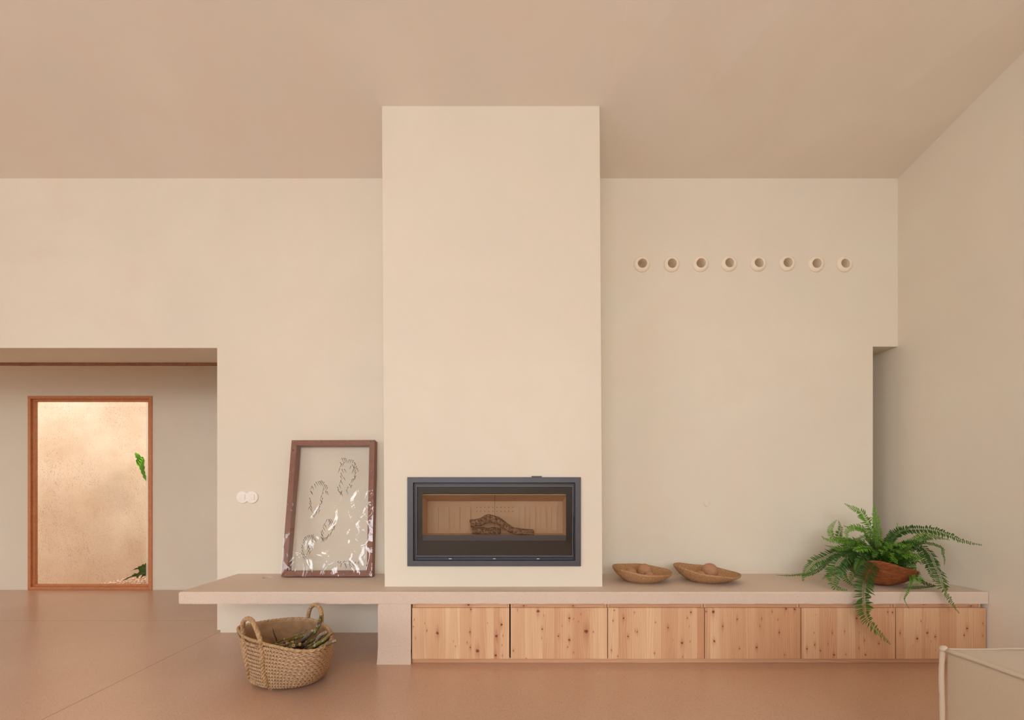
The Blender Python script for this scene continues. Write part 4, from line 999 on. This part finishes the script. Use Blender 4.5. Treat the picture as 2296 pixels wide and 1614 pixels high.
# ------------------------------------------------------------------ sofa corner
SXL, SYB, SZ = 1.318, 1.383, .6
sofa = empty('sofa', (SXL+.5, SYB-.55, 0), 'corner of a beige linen sofa with raised flange seams at the lower right', 'sofa')
L = lambda p: Vector(p)-sofa.location
bm = bmesh.new(); bmesh.ops.create_cube(bm, size=1)
bmesh.ops.subdivide_edges(bm, edges=bm.edges[:], cuts=23, use_grid_fill=True)
for v in bm.verts:
    x, y, z = v.co*2; ax = [abs(x), abs(y), abs(z)]
    q = sum(1 for a in ax if a > .999)
    e1 = (1-min(1, abs(x))**8)*(1-min(1, abs(y))**8); e2 = (1-min(1, abs(z))**8)
    px, py, pz = x, y, z
    X_ = SXL+.55+.55*x-(.012*(1-abs(y)**6)*(1-abs(z)**6) if x < -.999 else 0)
    Y_ = SYB-.62+.62*y+(.012*(1-abs(x)**6)*(1-abs(z)**6) if y > .999 else 0)
    Z_ = .03+(SZ-.03)*(z+1)/2+(.016*(1-abs(x)**5)*(1-abs(y)**5) if z > .999 else 0)
    nz = noise.noise((X_*3, Y_*3, Z_*3))*.004
    v.co = L((X_+nz, Y_+nz, Z_))
me = bpy.data.meshes.new('armrest'); bm.to_mesh(me); bm.free()
for p in me.polygons: p.use_smooth = False
me.materials.append(M_LINEN); o = bpy.data.objects.new('armrest', me); COL.objects.link(o); o.parent = sofa
md = o.modifiers.new('b', 'BEVEL'); md.width = .012; md.segments = 3; md.limit_method = 'ANGLE'; md.angle_limit = 1.0
for p in me.polygons: p.use_smooth = True
def flange(a, b, w, name='flange_seam'):
    a, b = Vector(a), Vector(b); n = 46; mm = MB(); T = (b-a).normalized()
    pth = []
    for i in range(n+1):
        p = lerp(a, b, i/n); k = noise.noise(p*9)*.003; pth.append(L(p+Vector((k, -k, noise.noise(p*7+Vector((5,5,5)))*.003))))
    mm.tube(pth, [w*(1+.15*noise.noise((i*.4, 0, 3))) for i in range(n+1)], 10, True, .62, Vector((-.6, .3, .75)) if abs(T.z) < .5 else Vector((.7, .7, 0)))
    return mm.build(name, M_LINEN, sofa, True)
flange((SXL-.002, SYB+.0, SZ+.0), (SXL-.002, .15, SZ+.0), .0062)
flange((SXL-.0, SYB+.002, SZ+.0), (SXL+1.1, SYB+.002, SZ+.0), .0062)
flange((SXL-.004, SYB+.004, SZ+.002), (SXL-.004, SYB+.004, .03), .0068)
mm = MB(); cpt = L((SXL-.003, SYB+.002, SZ+.002)); mm.lathe([(.0105*math.sin(math.pi*k/10)+1e-4, -.0085*math.cos(math.pi*k/10)) for k in range(11)], n=16, fn=lambda a, i, r, z: cpt+Vector((r*math.cos(a), r*math.sin(a), z+.2*r*math.cos(a))))
mm.build('corner_tuck', M_LINEN, sofa, True)
for sx in (.1, 1.0):
    for sy in (-.55, -1.15):
        mm = MB(); p = L((SXL+sx, SYB+sy+.5-.05, 0)); mm.box(p+Vector((-.02, -.02, 0)), p+Vector((.02, .02, .035))); mm.build('foot', M_BLACK, sofa)

# ------------------------------------------------------------------ plants in the patio
def blade(name, outline, mid, Y, mat, parent, pleat=0, lean=0, tone=.5):
    """Leaf blade from a pixel outline around a midrib, pleated or cupped about it."""
    mm = MB(); pts = [at(x, y, Y+lean*(x-outline[0][0])/30) for x, y in outline]; mp = [at(x, y, Y+.012+lean*(x-outline[0][0])/30) for x, y in mid]
    mm.v = [tuple(p-parent.location) for p in pts+mp]; n, k = len(pts), len(mp)
    best = [min(range(k), key=lambda j: (pts[i]-mp[j]).length) for i in range(n)]
    for i in range(n):
        j = (i+1) % n
        a, b = best[i], best[j]
        if a == b: mm.f.append((i, j, n+a))
        else: mm.f.append((i, j, n+b, n+a))
    if pleat:
        mm.v = [(x, y+pleat*(.5 if q % 2 else -.5), z) for q, (x, y, z) in enumerate(mm.v)]
    o = mm.build(name, mat, parent); md = o.modifiers.new('s', 'SOLIDIFY'); md.thickness = .0015; o['tone'] = float(tone)
    at_ = o.data.attributes.new('young', 'FLOAT', 'POINT'); at_.data.foreach_set('value', [.3]*len(o.data.vertices)); return o
YL = 6.47
pr = at(352, 1325, YL); pr.z = -.28
broad = empty('broadleaf_plant', pr, 'bright green pleated leaf showing at the right edge of the glazed door', 'plant')
def q2(x, y): return (260+x/13.44, 1000+y/13.44)
le = smooth_path([Vector((*q2(*p), 0)) for p in ((590,190),(575,300),(625,380),(605,500),(700,630),(740,740),(800,880),(860,1000),(980,1110),(1100,1180))], 18)
re_ = smooth_path([Vector((*q2(*p), 0)) for p in ((592,188),(640,220),(700,250),(755,330),(835,335),(855,560),(862,730),(890,860),(980,980),(1100,1060))], 18)
mm = MB(); NC = 9
for i in range(19):
    for k in range(NC):
        q = lerp(le[i], re_[i], k/(NC-1)); jg = (1.6 if i % 2 else -1.6) if k in (0, NC-1) and i > 0 else 0
        mm.v.append(tuple(at(q.x+jg*(-1 if k == 0 else 1)*.6, q.y, YL-.02+.11*(k/(NC-1)-.5)+(.014 if k % 2 else -.014)*min(1, i/4))-pr))
for i in range(18):
    for k in range(NC-1): a = i*NC+k; mm.f.append((a, a+1, a+NC+1, a+NC))
o = mm.build('leaf', M_FERN, broad); o['tone'] = .95
at_ = o.data.attributes.new('young', 'FLOAT', 'POINT'); at_.data.foreach_set('value', [.2]*len(o.data.vertices))
md = o.modifiers.new('s', 'SOLIDIFY'); md.thickness = .002
mm = MB(); mm.tube([p-pr for p in smooth_path([at(340, 1082, YL), at(352, 1120, YL), at(360, 1200, YL), Vector((pr.x+.02, pr.y, -.28))], 16)], .008, 8); mm.build('stem', M_STALK, broad, True)
dr = at(350, 1322, 5.75); dr.z = -.28
fig = empty('fingered_plant', dr, 'dark green deeply cut leaf low at the right edge of the glazed door', 'plant')
def q3(x, y): return (180+x/13.506, 1240+y/13.506)
blade('leaf', [q3(*p) for p in ((1490,570),(1600,500),(1690,450),(1740,440),(1760,400),(1850,380),(1880,335),(1960,340),(1960,300),(2060,320),(2200,380),(2250,520),(2100,520),(2010,560),(1990,640),(1920,660),(1870,620),(1820,650),(1860,560),(1800,540),(1770,500),(1800,470),(1700,490),(1600,510))],
      [q3(*p) for p in ((1600,505),(1750,470),(1900,430),(2050,420),(2180,440))], 5.78, M_FERN, fig, .004, 0, .10)
blade('leaf', [q3(*p) for p in ((1290,840),(1420,740),(1560,690),(1580,650),(1640,640),(1600,610),(1740,610),(1790,540),(1880,470),(2010,470),(2120,560),(2010,620),(1900,650),(1830,660),(1780,690),(1760,740),(1710,760),(1690,710),(1600,710),(1480,750),(1380,810))],
      [q3(*p) for p in ((1400,770),(1560,715),(1700,660),(1830,590),(1960,530),(2080,540))], 5.72, M_FERN, fig, .004, 0, .08)
blade('leaf', [q3(*p) for p in ((1800,780),(1850,710),(1880,650),(1900,560),(1990,540),(2100,560),(2110,690),(1990,690),(1900,700),(1870,730))],
      [q3(*p) for p in ((1860,720),(1920,640),(2000,600),(2080,620))], 5.76, M_FERN, fig, .003, 0, .12)
mm = MB(); mm.tube([p-dr for p in smooth_path([at(336, 1280, 5.75), at(346, 1290, 5.75), Vector((dr.x, dr.y, -.28))], 10)], .006, 8); mm.build('stem', M_STALK, fig, True)
